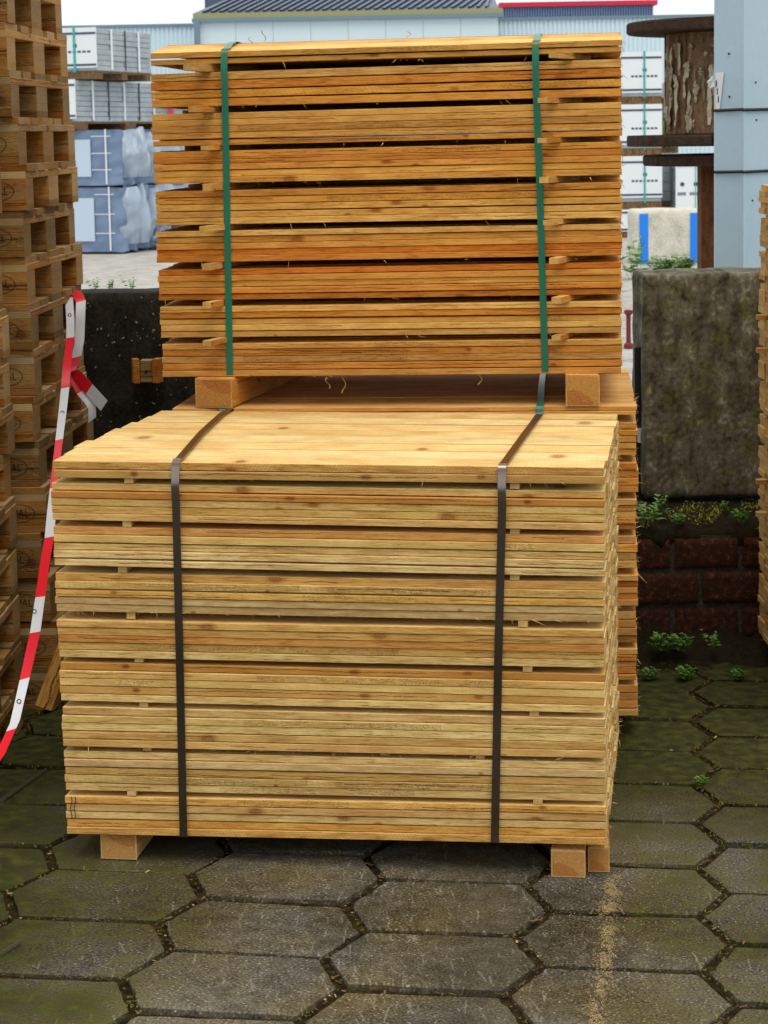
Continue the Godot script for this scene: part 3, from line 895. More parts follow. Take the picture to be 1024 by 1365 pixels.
func build_walls() -> void:
	# dark concrete wall element behind the stacks
	var w := mesh_node("concrete_wall", lumpy_block(Vector3(2.9, 1.2, 0.24), 0.012, 0.035, 0.004, 6.0, 3).commit(), M.dark_concrete, self, Transform3D(Basis.IDENTITY, Vector3(-1.55, -0.03, -7.1)))
	tag(w, "black stained concrete wall behind the tall pallet stack with pale lichen spots", "wall")
	var sp := new_st()
	var r := RandomNumberGenerator.new()
	r.seed = 66
	for k in 90:
		var p := at_z(r.randf_range(105, 300), r.randf_range(395, 575), -6.976)
		var s := r.randf_range(0.0008, 0.003) * (2.8 if r.randf() < 0.1 else 1.0)
		for q in r.randi_range(1, 3):
			var o := p + Vector3(r.randfn(), r.randfn(), 0) * s
			var last := Vector3.ZERO
			var a0 := r.randf() * TAU
			for e in 7:
				var a := a0 + TAU * e / 6.0
				var v := o + Vector3(cos(a), sin(a), 0) * s * r.randf_range(0.5, 1.2)
				if e > 0: tri(sp, o + Vector3(0, 0, 0.0016), last, v, Color(0.36, 0.37, 0.34) * r.randf_range(0.6, 1.2))
				last = v
	var so := put("lichen", sp, M.sliver, w)
	so.transform = w.transform.affine_inverse()
	so.set_meta("kind", "stuff")
	# grey concrete block standing on the brick plinth
	var b0 := at_z(858, 660, -6.9)
	var blk := mesh_node("concrete_block", lumpy_block(Vector3(0.95, 0.775, 0.3), 0.016, 0.0125, 0.007, 5.0, 9, 0.6).commit(), M.grey_concrete, self, Transform3D(Basis.IDENTITY, Vector3(b0.x + 0.475, 0.43, -7.05)))
	tag(blk, "weathered grey concrete block standing above the low brick wall", "concrete block")
	# brick plinth with a moss topped ledge
	var wall := thing("brick_wall", "low wall of dark red bricks with mossy soil on top", "brick wall", Vector3(1.25, 0, -6.52))
	var core := new_st()
	box(core, Vector3(-0.75, 0, -0.55), Vector3(0.75, 0.372, -0.012))
	put("mortar_core", core, M.mortar, wall)
	var variants := []
	for k in 5: variants.append(lumpy_block(Vector3(0.212, 0.104, 0.1), 0.008, 0.02, 0.006, 14.0, 30 + k).commit())
	for row in range(0, 3):
		for k in range(-4, 5):
			var x := k * 0.224 + (0.112 if row % 2 else 0.02)
			if absf(x) > 0.68: continue
			var o := mesh_node("brick", variants[rng.randi_range(0, 4)], M.brick, wall, Transform3D(Basis(Vector3.UP, rng.randf_range(-0.02, 0.02)), Vector3(x, 0.028 + row * 0.117, -0.05 + rng.randf_range(-0.006, 0.006))))
	var led := lumpy_block(Vector3(1.5, 0.05, 0.14), 0.008, 0.03, 0.006, 8.0, 51)
	put("ledge", led, M.mortar, wall, Transform3D(Basis.IDENTITY, Vector3(0, 0.36, -0.47)))
	var soil := lumpy_block(Vector3(1.5, 0.06, 0.42), 0.03, 0.02, 0.035, 9.0, 52)
	put("soil_bank", soil, M.dirt, wall, Transform3D(Basis.IDENTITY, Vector3(0, 0.338, -0.215)))
	var moss := new_st()
	r.seed = 71
	for k in 5200:
		var x := r.randf_range(-0.7, 0.7); var z := r.randf_range(-0.4, 0.0)
		if sin(x * 23.0) + sin(x * 9.0 + z * 14.0) < 0.1: continue
		var y := 0.402 + r.randf() * 0.02
		if z > -0.05: y -= r.randf() * 0.035 if x > 0.02 else 0.0
		var p := Vector3(x, y, z + 0.008)
		var d := Vector3(r.randfn(), r.randf_range(0.4, 1.4), r.randfn() + 0.3).normalized() * r.randf_range(0.006, 0.014)
		var s := Vector3(r.randfn(), 0, r.randfn()).normalized() * 0.003
		tri(moss, p - s, p + s, p + d, Color(0.2, 0.22, 0.025) * r.randf_range(0.4, 1.7))
	var mo := put("moss", moss, M.sliver, wall)
	mo.set_meta("kind", "stuff")
	# earth swept against the plinth
	var bank := new_st()
	var nz := FastNoiseLite.new()
	nz.seed = 5; nz.frequency = 7.0; nz.fractal_octaves = 4
	bank.set_smooth_group(0)
	var hf := func(i: int, j: int) -> Vector3:
		var x := 0.4 + 1.4 * i / 70.0; var z := -6.52 + 0.36 * j / 24.0
		var fall := 1.0 - j / 24.0
		return Vector3(x, -0.03 + fall * (0.085 + nz.get_noise_2d(x, z) * 0.06) + nz.get_noise_2d(x * 4, z * 4) * 0.016, z + nz.get_noise_1d(x * 2.0) * 0.05 * (1.0 - fall))
	for i in 70:
		for j in 24:
			var a: Vector3 = hf.call(i, j); var b: Vector3 = hf.call(i + 1, j); var c: Vector3 = hf.call(i + 1, j + 1); var d: Vector3 = hf.call(i, j + 1)
			for p in [a, b, c, a, c, d]:
				bank.set_color(Color.WHITE)
				bank.add_vertex(p)
	bank.generate_normals()
	struct(put("earth_bank", bank, M.dirt, self))

func build_halls() -> void:
	# long hall with corrugated cladding
	var z0 := -46.0
	var top_l := at_z(88, 38, z0).y
	var hall := thing("corrugated_hall", "long pale blue hall clad in corrugated metal sheet", "hall", Vector3(0, 0, z0))
	var st := new_st()
	var pitch := 0.1
	for k in range(-140, 150):
		var x := k * pitch
		var prof := [[0.0, 0.0], [0.03, 0.0], [0.042, 0.03], [0.088, 0.03], [0.1, 0.0]]
		for q in 4:
			flat(st, Vector3(x + prof[q][0], -0.05, prof[q][1]), Vector3(x + prof[q + 1][0], -0.05, prof[q + 1][1]), Vector3(x + prof[q + 1][0], top_l, prof[q + 1][1]), Vector3(x + prof[q][0], top_l, prof[q][1]))
	put("cladding", st, M.sheet_metal, hall)
	st = new_st()
	box(st, Vector3(-14.1, top_l, -8.0), Vector3(15.1, top_l + 0.06, 0.08))
	put("roof_edge", st, M.gutter, hall)
	st = new_st()
	box(st, Vector3(-14, -0.05, -7.9), Vector3(15, top_l - 0.01, -0.05))
	put("wall", st, M.panel, hall)
	# lower annex with a ribbed dark roof
	var za := -44.0
	var l := at_z(264, 32, za); var rt := at_z(664, 17, za)
	var ann := thing("annex", "lower hall of smooth pale panels with dark ribbed roof", "hall", Vector3(l.x, 0, za))
	var wd := rt.x - l.x
	var h := (l.y + rt.y) / 2
	for k in 8:
		st = new_st()
		box(st, Vector3(wd * k / 8.0 + 0.003, -0.05, -1.5), Vector3(wd * (k + 1) / 8.0 - 0.003, h, -0.01 - 0.004 * (k % 2)))
		put("wall_panel", st, M.panel, ann)
	st = new_st()
	box(st, Vector3(-0.12, h - 0.03, -0.1), Vector3(wd + 0.1, h + 0.05, 0.1))
	put("gutter", st, M.gutter, ann)
	st = new_st()
	box(st, Vector3(-0.1, h + 0.05, -0.05), Vector3(wd + 0.1, h + 0.16, 0.06))
	put("fascia", st, M.algae, ann)
	st = new_st()
	box(st, Vector3(-0.08, -0.05, 0.02), Vector3(0.04, h, 0.13))
	put("downpipe", st, M.gutter, ann)
	st = new_st()
	flat(st, Vector3(-0.1, h + 0.16, 0.04), Vector3(wd, h + 0.16, 0.04), Vector3(wd, h + 0.62, -1.9), Vector3(0.6, h + 0.62, -1.9))
	box(st, Vector3(0.0, h, -1.9), Vector3(wd, h + 0.6, -1.85))
	for k in 34:
		var x := 0.1 + k * (wd - 0.2) / 34.0
		var x2 := minf(x + 0.6, wd - 0.05)
		flat(st, Vector3(x, h + 0.21, 0.04), Vector3(x + 0.06, h + 0.21, 0.04), Vector3(x2 + 0.06, h + 0.67, -1.9), Vector3(x2, h + 0.67, -1.9))
		flat(st, Vector3(x, h + 0.16, 0.04), Vector3(x, h + 0.21, 0.04), Vector3(x2, h + 0.67, -1.9), Vector3(x2, h + 0.6, -1.9))
	put("roof", st, M.roof, ann)
	# farther hall with the red roof edge
	var zf := -62.0
	var a := at_z(670, 14, zf); var b := at_z(872, 4, zf)
	var far := thing("far_hall", "distant blue hall with red roof edge above corrugated cladding", "hall", Vector3(a.x, 0, zf))
	st = new_st()
	for k in 60:
		var x := (b.x - a.x) * k / 60.0
		box(st, Vector3(x, 0, -3), Vector3(x + (b.x - a.x) / 60.0 * 0.6, b.y - 0.06, 0))
	put("cladding", st, M.navy, far)
	st = new_st()
	box(st, Vector3(0, 0, -6), Vector3(b.x - a.x, b.y - 0.1, -0.2))
	put("wall", st, M.navy, far)
	st = new_st()
	box(st, Vector3(-0.1, b.y - 0.05, -6), Vector3(b.x - a.x + 0.1, b.y + 0.09, 0.08))
	put("roof_edge", st, M.red_trim, far)

func top_strap_pts(node: Node3D, bottom: Vector2, edge: Vector2, back: Vector2, ytop: float, depth: float, lift := 0.0) -> Array:
	var n := node.transform.basis.z
	var inv := node.transform.affine_inverse()
	var p0: Vector3 = inv * on_plane(bottom.x, bottom.y, node.position, n)
	var p1: Vector3 = inv * on_plane(edge.x, edge.y, node.position, n)
	var hb := ytop + lift
	var p2: Vector3 = inv * ground(back.x, back.y, node.position.y + hb)
	var o := 0.005
	return [Vector3(p0.x, p0.y - 0.002, -depth * 0.3), Vector3(p0.x, p0.y - 0.002, -0.004), Vector3(p0.x, p0.y + 0.004, o), p0.lerp(p1, 0.5) + Vector3(0, 0, o + 0.001), Vector3(p1.x, p1.y - 0.095, o + 0.008), Vector3(p1.x, p1.y - 0.06, o + 0.013), Vector3(p1.x, p1.y - 0.03, o + 0.0065), Vector3(p1.x, p1.y - 0.012, o + 0.001), Vector3(p1.x, p1.y - 0.003, o - 0.002), Vector3(p1.x + 0.001, p1.y + 0.0025, -0.004), Vector3(p1.x + 0.004, p1.y + 0.0035, -0.018), Vector3(lerpf(p1.x, p2.x, 0.6), lerpf(p1.y, hb, 0.6) + 0.004, lerpf(0, p2.z, 0.55)), Vector3(p2.x, hb + 0.003, p2.z), Vector3(p2.x, hb + 0.002, -depth - 0.003), Vector3(p2.x, p0.y, -depth - 0.006)]

func build_lumber() -> void:
	var odd := [Color(0.95, 0.78, 0.66), Color(0.84, 0.86, 0.9), Color(1.06, 0.92, 0.62), Color(0.78, 0.68, 0.56), Color(1.1, 1.05, 1.0)]
	# --- the stack strapped in brown, in front
	var deep := 0.86
	var a := thing("lumber_stack", "pale yellow board stack bound with dark brown straps, standing on short bearers", "lumber stack", Vector3(-0.12, 0, -4.545), deg_to_rad(-8.6), "stacks of sawn boards")
	var la := []
	var lx := [72, 70, 72, 74, 77, 80, 84, 86, 88.5]
	var lt := [613, 643, 701, 763, 825, 882, 941.5, 999.5, 1060]
	var lb := [636.5, 692.7, 753, 814.6, 876, 934, 994, 1054, 1112]
	var rx := [806, 807, 806, 806, 805, 806, 806, 807, 808]
	var rt := [623, 654, 714.5, 776, 838.5, 899, 958, 1016.5, 1075]
	var rb := [645, 707, 768, 830, 891, 951, 1010.5, 1069, 1127]
	for i in 9: la.append([lx[i], lt[i], lb[i], rx[i], rt[i], rb[i], 2 if i == 0 else 5])
	rng.seed = 300
	var base_a := Color(0.98, 0.95, 0.84)
	var ia := lumber_stack(a, la, 8, deep, base_a, 0.15, odd, 0.0, 0.006, [0.0, 0.008, 0.018, 0.0, 0.004, -0.008, -0.022, -0.03])
	var sa := []
	var sl := [[171, 638, 0], [169, 697, 1], [162, 760, 2], [173, 821, 3], [184, 882, 4], [190, 941, 5], [195, 1000, 6], [175, 1059, 7]]
	var sr := [[686, 648, 0], [686, 711, 1], [686, 770, 2], [697, 831, 3], [703, 892, 4], [712, 953, 5], [640, 1013, 6], [717, 1073, 7]]
	sticks(a, ia, sl + sr, deep, 0.021, Vector2(-0.012, -0.002), 0.0, Color(0.96, 0.9, 0.8))
	var ya: float = ia[0][2]
	strap(a, top_strap_pts(a, Vector2(245.5, 1116), Vector2(235, 614), Vector2(297, 552), ya, deep), 0.0185, M.brown_strap)
	strap(a, top_strap_pts(a, Vector2(660, 1124), Vector2(669.5, 620), Vector2(719, 554), lerpf(ia[0][2], ia[0][5], 0.8), deep), 0.0185, M.brown_strap)
	var hb0: float = minf(ia[8][1], ia[8][4]) - 0.001
	bearer(a, 155, 1130, 0.088, hb0 + 0.004, deep, -0.02, 0.0, Color(0.84, 0.76, 0.66))
	bearer(a, 757, 1140, 0.078, hb0 + 0.001, deep, -0.01, 0.0, Color(0.82, 0.72, 0.6))
	bearer(a, 797, 1140, 0.05, hb0 - 0.005, deep * 0.9, -0.05, 0.05, Color(0.8, 0.68, 0.54))
	var boxes := []
	for i in 9:
		boxes.append([Vector3(ia[i][3] - 0.002, ia[i][4], -deep), Vector3(ia[i][3] + 0.005, ia[i][5], 0.0)])
		if i % 3 == 0: boxes.append([Vector3(ia[i][0], ia[i][1] - 0.001, -0.004), Vector3(ia[i][3], ia[i][1] + 0.002, 0.002)])
	splinters(a, boxes, 700, 8, Vector3(0.8, -0.4, 0.3))
	# ink strokes on the lowest layer
	var st := new_st()
	for x in [95.0, 100.0]:
		for q in 5:
			var n := a.transform.basis.z; var inv := a.transform.affine_inverse()
			var p: Vector3 = inv * on_plane(x + 1.2 * sin(q * 1.7), 1062 + q * 5.6, a.position + n * 0.0045, n)
			var p2: Vector3 = inv * on_plane(x + 1.2 * sin((q + 1) * 1.7), 1062 + (q + 1) * 5.6, a.position + n * 0.0045, n)
			var w := Vector3(0.0011, 0, 0)
			flat(st, p - w, p + w, p2 + w, p2 - w)
	put("pen_mark", st, M.ink, a)

	# --- the stack behind it, strapped in green
	var b := thing("lumber_stack", "reddish board stack that carries the green strapped stack on its top", "lumber stack", Vector3(0.06, 0, -5.6), deg_to_rad(-5.5), "stacks of sawn boards")
	var lb2 := []
	var rb2 := [[541, 553], [563, 607], [616, 656], [665, 706], [714, 757], [766, 807], [815, 857], [864, 906], [913, 954]]
	for i in 9: lb2.append([230 + i * 1.5, rb2[i][0] + 3, rb2[i][1] + 4, 849 + (i % 3) - 1, rb2[i][0], rb2[i][1], 2 if i == 0 else 4 + (i % 2)])
	rng.seed = 301
	var ib := lumber_stack(b, lb2, 8, 0.88, Color(0.98, 0.78, 0.56), 0.13, odd)
	sticks(b, ib, [[300, 558, 0], [760, 556, 0], [300, 612, 1], [760, 610, 1], [300, 662, 2], [760, 660, 2], [300, 712, 3], [760, 710, 3], [300, 763, 4], [760, 761, 4], [300, 813, 5], [760, 811, 5], [300, 862, 6], [760, 860, 6], [300, 911, 7], [760, 909, 7]], 0.88, 0.022, Vector2(-0.01, 0.0), 0.0, Color(0.96, 0.82, 0.66))
	strap(b, top_strap_pts(b, Vector2(722, 958), Vector2(719, 541), Vector2(724, 498), ib[0][5], 0.88), 0.0185, M.green_strap)
	strap(b, top_strap_pts(b, Vector2(300, 962), Vector2(297, 544), Vector2(318, 500), ib[0][2], 0.88), 0.0185, M.green_strap)
	var hbb: float = minf(ib[8][1], ib[8][4]) - 0.001
	bearer(b, 300, 970, 0.09, hbb, 0.88, -0.02, 0.0, Color(0.86, 0.74, 0.6))
	bearer(b, 800, 970, 0.09, hbb, 0.88, -0.02, 0.0, Color(0.86, 0.74, 0.6))
	boxes = []
	for i in 9: boxes.append([Vector3(ib[i][3], ib[i][4], -0.3), Vector3(ib[i][3] + 0.004, ib[i][5], 0.0)])
	splinters(b, boxes, 170, 9, Vector3(1, -0.3, 0.2))

	# --- the stack on top, strapped in green
	var top_b: float = (ib[0][2] + ib[0][5]) / 2
	var c := thing("lumber_stack", "orange board stack bound with green straps, raised on two squared timbers", "lumber stack", Vector3(0.06, top_b, -5.63), deg_to_rad(-6.0), "stacks of sawn boards")
	var ux := [201, 202, 203, 205, 208, 209, 212, 214, 216.5]
	var ut := [70, 98, 152, 202, 255, 308, 359, 408.5, 457.5]
	var ub := [87, 143.6, 195.5, 245.5, 300.5, 350.5, 400.6, 450, 502.5]
	var vt := [52.5, 76, 135, 188, 241, 297, 348.4, 400.6, 450]
	var vb := [69, 128, 181, 233, 290, 340, 392, 443.6, 497]
	var lc := []
	for i in 9: lc.append([ux[i], ut[i], ub[i], 828.5, vt[i], vb[i], 2 if i == 0 else (4 if i == 1 else 5)])
	rng.seed = 302
	var ic := lumber_stack(c, lc, 8, 0.86, Color(0.98, 0.76, 0.48), 0.14, odd, 0.14)
	var us := [[260, 95, 0], [267, 149, 1], [280, 199, 2], [283, 250, 3], [281, 309, 4], [282, 358, 5], [283, 407, 6], [285, 457, 7]]
	var vs := [[739, 78, 0], [724, 139, 1], [724, 188, 2], [726, 241, 3], [731, 300, 4], [739, 348, 5], [742, 403, 6], [742, 455, 7]]
	sticks(c, ic, us, 0.86, 0.026, Vector2(0.07, 0.11), -0.26, Color(0.95, 0.78, 0.55), 0.5)
	sticks(c, ic, vs, 0.86, 0.026, Vector2(0.05, 0.12), -0.3, Color(0.95, 0.78, 0.55), 0.35)
	strap(c, top_strap_pts(c, Vector2(307, 501), Vector2(299.5, 66), Vector2(312, 57), ic[0][2], 0.86, 0.03), 0.0185, M.green_strap)
	strap(c, top_strap_pts(c, Vector2(727, 497), Vector2(714, 55), Vector2(718, 46), lerpf(ic[0][2], ic[0][5], 0.82), 0.86, 0.03), 0.0185, M.green_strap)
	bearer(c, 288, 520, 0.108, ic[8][1] - 0.001, 0.8, 0.035, -0.12, Color(1.0, 0.76, 0.46))
	bearer(c, 777, 520, 0.094, lerpf(ic[8][1], ic[8][4], 0.9) - 0.001, 0.8, 0.03, 0.0, Color(1.0, 0.8, 0.5))
	boxes = []
	for i in 9:
		boxes.append([Vector3(ic[i][3], ic[i][4], -0.5), Vector3(ic[i][3] + 0.004, ic[i][5], 0.0)])
		boxes.append([Vector3(ic[i][0], ic[i][1] - 0.001, -0.004), Vector3(ic[i][3], ic[i][1] + 0.002, 0.003)])
	splinters(c, boxes, 260, 10, Vector3(0.5, -0.7, 0.3))
	# long curls of torn fibre
	st = new_st()
	for q in [[310, 500, 0.05], [437, 503, 0.032], [458, 503, 0.045], [640, 499, 0.03], [352, 55, -0.03], [334, 58, -0.018], [545, 50, -0.016]]:
		var n := c.transform.basis.z; var inv := c.transform.affine_inverse()
		var p: Vector3 = inv * on_plane(q[0], q[1], c.position + n * 0.004, n)
		var pts := []; var ac := []
		for k in 7:
			pts.append(p + Vector3(sin(k * 0.9 + q[0]) * 0.006, -q[2] * k / 6.0, 0.004 * sin(k)))
			ac.append(Vector3(0.8, 0.0, 0.6))
		ribbon(st, pts, ac, 0.003, 0.0006, [Color(0.5, 0.28, 0.1)])
	put("torn_fibre", st, M.sliver, c).set_meta("kind", "stuff")

	# --- the stack whose end shows at the edge of the frame
	var d := thing("lumber_stack", "tall board stack beside the concrete block, its sawn ends frayed", "lumber stack", Vector3(1.83, 0, -5.5), 0.0, "stacks of sawn boards")
	rng.seed = 303
	var inner := new_st()
	var y := 0.085
	var lay := 0
	while y < 1.5:
		for k in 5:
			for row in 9:
				var xf := Transform3D(Basis.IDENTITY, Vector3(rng.randf_range(-0.004, 0.004), y + k * 0.0178, -row * 0.098))
				var t := tint_of(Color(0.92, 0.84, 0.68), 0.16)
				if row >= 6:
					var s2 := new_st()
					plank(s2, xf, 1.28, 0.0172, 0.096, t)
					put("board", s2, M.wood, d)
				else: plank(inner, xf, 1.28, 0.0172, 0.096, t)
		y += 5 * 0.0178
		if y < 1.5:
			var s3 := new_st()
			for z in [-0.1, -0.75]:
				s3 = new_st()
				plank(s3, Transform3D(Basis.IDENTITY, Vector3(-0.03 if lay % 5 > 2 else 0.0, y, z)), 1.28, 0.014, 0.03, Color(0.75, 0.7, 0.64))
				put("spacer_stick", s3, M.wood, d)
		y += 0.0145
		lay += 1
	put("inner_boards", inner, M.wood, d).set_meta("kind", "stuff")
	for x in [-0.5, 0.5]:
		var s4 := new_st()
		plank(s4, Transform3D(Basis(Vector3.UP, PI / 2), Vector3(x, 0, -0.43)), 0.86, 0.084, 0.09, Color(0.86, 0.74, 0.6))
		put("bearer", s4, M.wood, d)
	splinters(d, [[Vector3(-0.646, 0.1, -0.87), Vector3(-0.64, 1.5, -0.4)]], 260, 11, Vector3(-1, -0.2, 0.2))

func build_pallets() -> void:
	var protos := []
	for k in 5: protos.append(make_pallet(900 + k, 0.66 + 0.08 * k))
	var names := ["lowest", "second", "third", "fourth", "fifth", "sixth", "seventh", "eighth", "ninth", "tenth", "eleventh", "twelfth", "thirteenth", "fourteenth", "fifteenth", "sixteenth", "seventeenth"]
	var r := RandomNumberGenerator.new()
	r.seed = 17
	# the tall stack: the corner that shows stands at x = -1.03, z = -5.9
	for k in 16:
		var o: Node3D = protos[(k * 3 + 1) % 5].duplicate()
		o.name = numbered("pallet")
		add_child(o)
		var turn := r.randf_range(-0.02, 0.02) - 0.045
		var jx := r.randf_range(-0.012, 0.012)
		o.position = Vector3(-1.575 - k * 0.0045 + jx, k * 0.1359, -6.34 + r.randf_range(-0.015, 0.015))
		o.rotation.y = turn
		tag(o, "%s wooden pallet up from the paving in the tall stack hung with striped tape" % names[k], "pallet", "pallets in the tall stack")
	for k in 17:
		var o: Node3D = protos[(k * 2 + 3) % 5].duplicate()
		o.name = numbered("pallet")
		add_child(o)
		o.position = Vector3(-1.68 + r.randf_range(-0.012, 0.012), k * 0.1359, -5.38 + r.randf_range(-0.01, 0.01))
		o.rotation.y = r.randf_range(-0.015, 0.015)
		tag(o, "%s pallet up from the paving in the stack standing against the taped pallet stack" % names[k], "pallet", "pallets in the second stack")
	for p in protos: p.free()

func build_tape() -> void:
	var red := Color(0.72, 0.008, 0.025); var white := Color(0.62, 0.66, 0.72)
	var t := thing("barrier_tape", "red and white striped barrier tape hanging from the tall pallet stack", "tape", at_z(98, 390, -6.55))
	var inv := t.transform.affine_inverse()
	# pixel path, depth along the way, and where the stripes change
	var path := [[97, 390, -6.62], [92, 397, -6.5], [94, 425, -6.3], [94, 450, -6.25], [89, 490, -6.15], [87, 517, -6.1], [84, 545, -6.0], [79, 586, -5.85], [75, 620, -5.72], [69, 680, -5.5], [66, 716, -5.38], [60, 750, -5.25], [56, 780, -5.12], [47, 843, -4.9], [33, 905, -4.7], [20, 962, -4.5], [0, 1006, -4.3], [-30, 1050, -4.1]]
	var change := [[97, red], [397, white], [450, red], [517, white], [586, red], [650, white], [716, red], [781, white], [843, red], [905, white], [964, red]]
	var pts := []; var ac := []; var cols := []
	for i in path.size() - 1:
		for q in 4:
			var f := q / 4.0
			var y := lerpf(path[i][1], path[i + 1][1], f)
			pts.append(inv * at_z(lerpf(path[i][0], path[i + 1][0], f), y, lerpf(path[i][2], path[i + 1][2], f)))
			ac.append(Vector3(0.95, 0.12, -0.35 + 0.45 * sin(y * 0.018)).normalized())
			var c := red
			for s in change:
				if y >= s[0] - 0.01: c = s[1]
			cols.append(c)
	var st := new_st()
	ribbon(st, pts, ac, 0.026, 0.0006, cols)
	put("long_strand", st, M.tape, t)
	st = new_st()
	var loop := [[98, 388, -6.62, red], [104, 393, -6.5, red], [108, 402, -6.45, white], [107, 430, -6.44, white], [106, 455, -6.42, white], [102, 476, -6.4, red], [98, 488, -6.4, red], [94, 496, -6.38, red]]
	pts = []; ac = []; cols = []
	for p in loop:
		pts.append(inv * at_z(p[0], p[1], p[2]))
		ac.append(Vector3(0.9, 0.2, -0.3).normalized())
		cols.append(p[3])
	ribbon(st, pts, ac, 0.032, 0.0006, cols)
	put("loop", st, M.tape, t)
	st = new_st()
	for v in [[[95, 497, red], [104, 502, red], [112, 511, red], [119, 519, white], [129, 530, white], [139, 541, white]], [[94, 498, red], [101, 509, red], [108, 522, white], [117, 532, white], [123, 541, white], [123, 560, white]]]:
		pts = []; ac = []; cols = []
		for p in v:
			pts.append(inv * at_z(p[0], p[1], -6.4 + (p[0] - 95) * 0.002))
			ac.append(Vector3(0.55, 0.75, 0.25).normalized() if v[5][0] > 130 else Vector3(0.75, 0.5, -0.3).normalized())
			cols.append(p[2])
		ribbon(st, pts, ac, 0.042 if v[5][0] > 130 else 0.03, 0.0006, cols)
	put("tail", st, M.tape, t)
	for mk in [[83.5, 550, -5.985], [46, 815, -4.985], [25.5, 935, -4.585], [93, 420, -6.325]]:
		st = new_st()
		var p: Vector3 = inv * at_z(mk[0], mk[1], mk[2] + 0.006)
		for k in 12:
			var a := TAU * k / 12; var b := TAU * (k + 1) / 12
			flat(st, p + Vector3(cos(a) * 0.006, sin(a) * 0.006, 0), p + Vector3(cos(b) * 0.006, sin(b) * 0.006, 0), p + Vector3(cos(b) * 0.0035, sin(b) * 0.0035, 0), p + Vector3(cos(a) * 0.0035, sin(a) * 0.0035, 0))
		put("print_mark", st, M.ink, t)

func build_column_and_drums() -> void:
	var z := -7.75
	var lft := at_z(953, 200, z); var mid := at_z(990, 200, z + 0.08); var rgt := at_z(1042, 200, z - 0.06)
	var col := thing("steel_column", "pale blue steel column rising behind the concrete block", "column", Vector3(mid.x, 0, mid.z))
	var st := new_st()
	var l := Vector3(lft.x - mid.x, 0, lft.z - mid.z); var r := Vector3(rgt.x - mid.x, 0, rgt.z - mid.z)
	var ring := [l + Vector3(0.03, 0, -0.2), l + Vector3(0, 0, -0.004), l + Vector3(0.003, 0, 0.0), l * 0.06 + Vector3(0, 0, -0.002), Vector3(0.003, 0, 0.004), r * 0.06 + Vector3(0, 0, 0.002), r, r + Vector3(0.0, 0, -0.2)]
	for k in ring.size() - 1:
		var a: Vector3 = ring[k]; var b: Vector3 = ring[k + 1]
		flat(st, a, b, b + Vector3(0, 2.6, 0), a + Vector3(0, 2.6, 0))
	put("shaft", st, M.column, col)
	for y in [[147, 0], [229, 1]]:
		st = new_st()
		var h := at_z(975, y[0], z).y
		for s in [[l + Vector3(-0.003, 0, 0.003), Vector3(0, 0, 0.01)], [Vector3(0, 0, 0.01), r + Vector3(0, 0, 0.006)]]:
			var a: Vector3 = s[0] + Vector3(0, h, 0); var b: Vector3 = s[1] + Vector3(0, h + 0.002, 0)
			var d := (b - a).normalized()
			var bs := Basis(Vector3.FORWARD.cross(d).normalized(), d, Vector3.FORWARD)
			lathe(st, [[0.0055, 0.0], [0.0055, a.distance_to(b)]], 8, Color.WHITE, Transform3D(bs, a))
		put("wire_band", st, M.black, col)
	for p in [[970, 72], [970.5, 129], [1006, 110], [1007, 160], [1001, 267]]:
		st = new_st()
		var q := at_z(p[0], p[1], z + 0.075 - 0.06) - col.position
		# holes sit on the faces
		var face := l if p[0] < 990 else r
		var f: float = q.x / face.x
		var w := face * f + Vector3(0, q.y, 0.001)
		lathe(st, [[0.0, 0.003], [0.004, 0.003], [0.004, 0.0]], 8, Color.WHITE, Transform3D(Basis(Vector3.RIGHT, PI / 2), w))
		put("bolt", st, M.black, col)
	# paper notice and its torn corner
	st = new_st()
	var pp := [[953, 97], [964, 96], [959, 145], [953, 146]]
	var w4 := []
	for p in pp:
		var q := at_z(p[0], p[1], z + 0.01) - col.position
		w4.append(l * clampf(q.x / l.x, 0.0, 0.99) + Vector3(0, q.y, 0.004))
	var paper := thing("paper_notice", "torn white paper notice stuck to the pale blue column", "notice", col.position)
	flat(st, w4[0], w4[1], w4[2], w4[3])
	put("sheet", st, M.white_paper, paper)
	st = new_st()
	var torn := [[953, 100], [948, 103], [950, 107], [943, 109], [946, 113], [947, 118], [953, 115]]
	var tp := []
	for p in torn:
		var q := at_z(p[0], p[1], z + 0.03) - col.position
		tp.append(Vector3(q.x, q.y, l.z + 0.006 + 0.01 * sin(p[1])))
	for k in range(1, tp.size() - 1): tri(st, tp[0], tp[k], tp[k + 1], Color.WHITE)
	put("torn_corner", st, M.white_paper, paper)
	for k in 3:
		st = new_st()
		var c: Vector3 = w4[0].lerp(w4[2], 0.3 + k * 0.22) + Vector3(0, 0, 0.0015)
		flat(st, c + Vector3(-0.003, -0.012, 0), c + Vector3(0.001, -0.012, 0), c + Vector3(0.001, 0.012, 0), c + Vector3(-0.003, 0.012, 0))
		put("print", st, M.ink, paper)

	# cable drums
	var zc := -9.6
	var axis := at_z(985, 180, zc)
	var y_hi := at_z(940, 23, zc + 0.4).y; var y_lo := at_z(900, 186, zc).y; var y_tab := at_z(900, 212, zc).y
	drum("cable_drum", "weathered wooden cable drum with peeling paint set upon another drum", Vector3(axis.x, y_lo - 0.03, zc), y_hi - y_lo + 0.03, absf(at_z(836, 40, zc).x - axis.x), absf(at_z(889, 110, zc).x - axis.x), 0.052, true)
	drum("cable_drum", "tall narrow wooden cable drum carrying the peeling drum", Vector3(axis.x, 0, zc), y_tab + 0.02, absf(at_z(858, 205, zc).x - axis.x), absf(at_z(931, 300, zc).x - axis.x), 0.05, false)

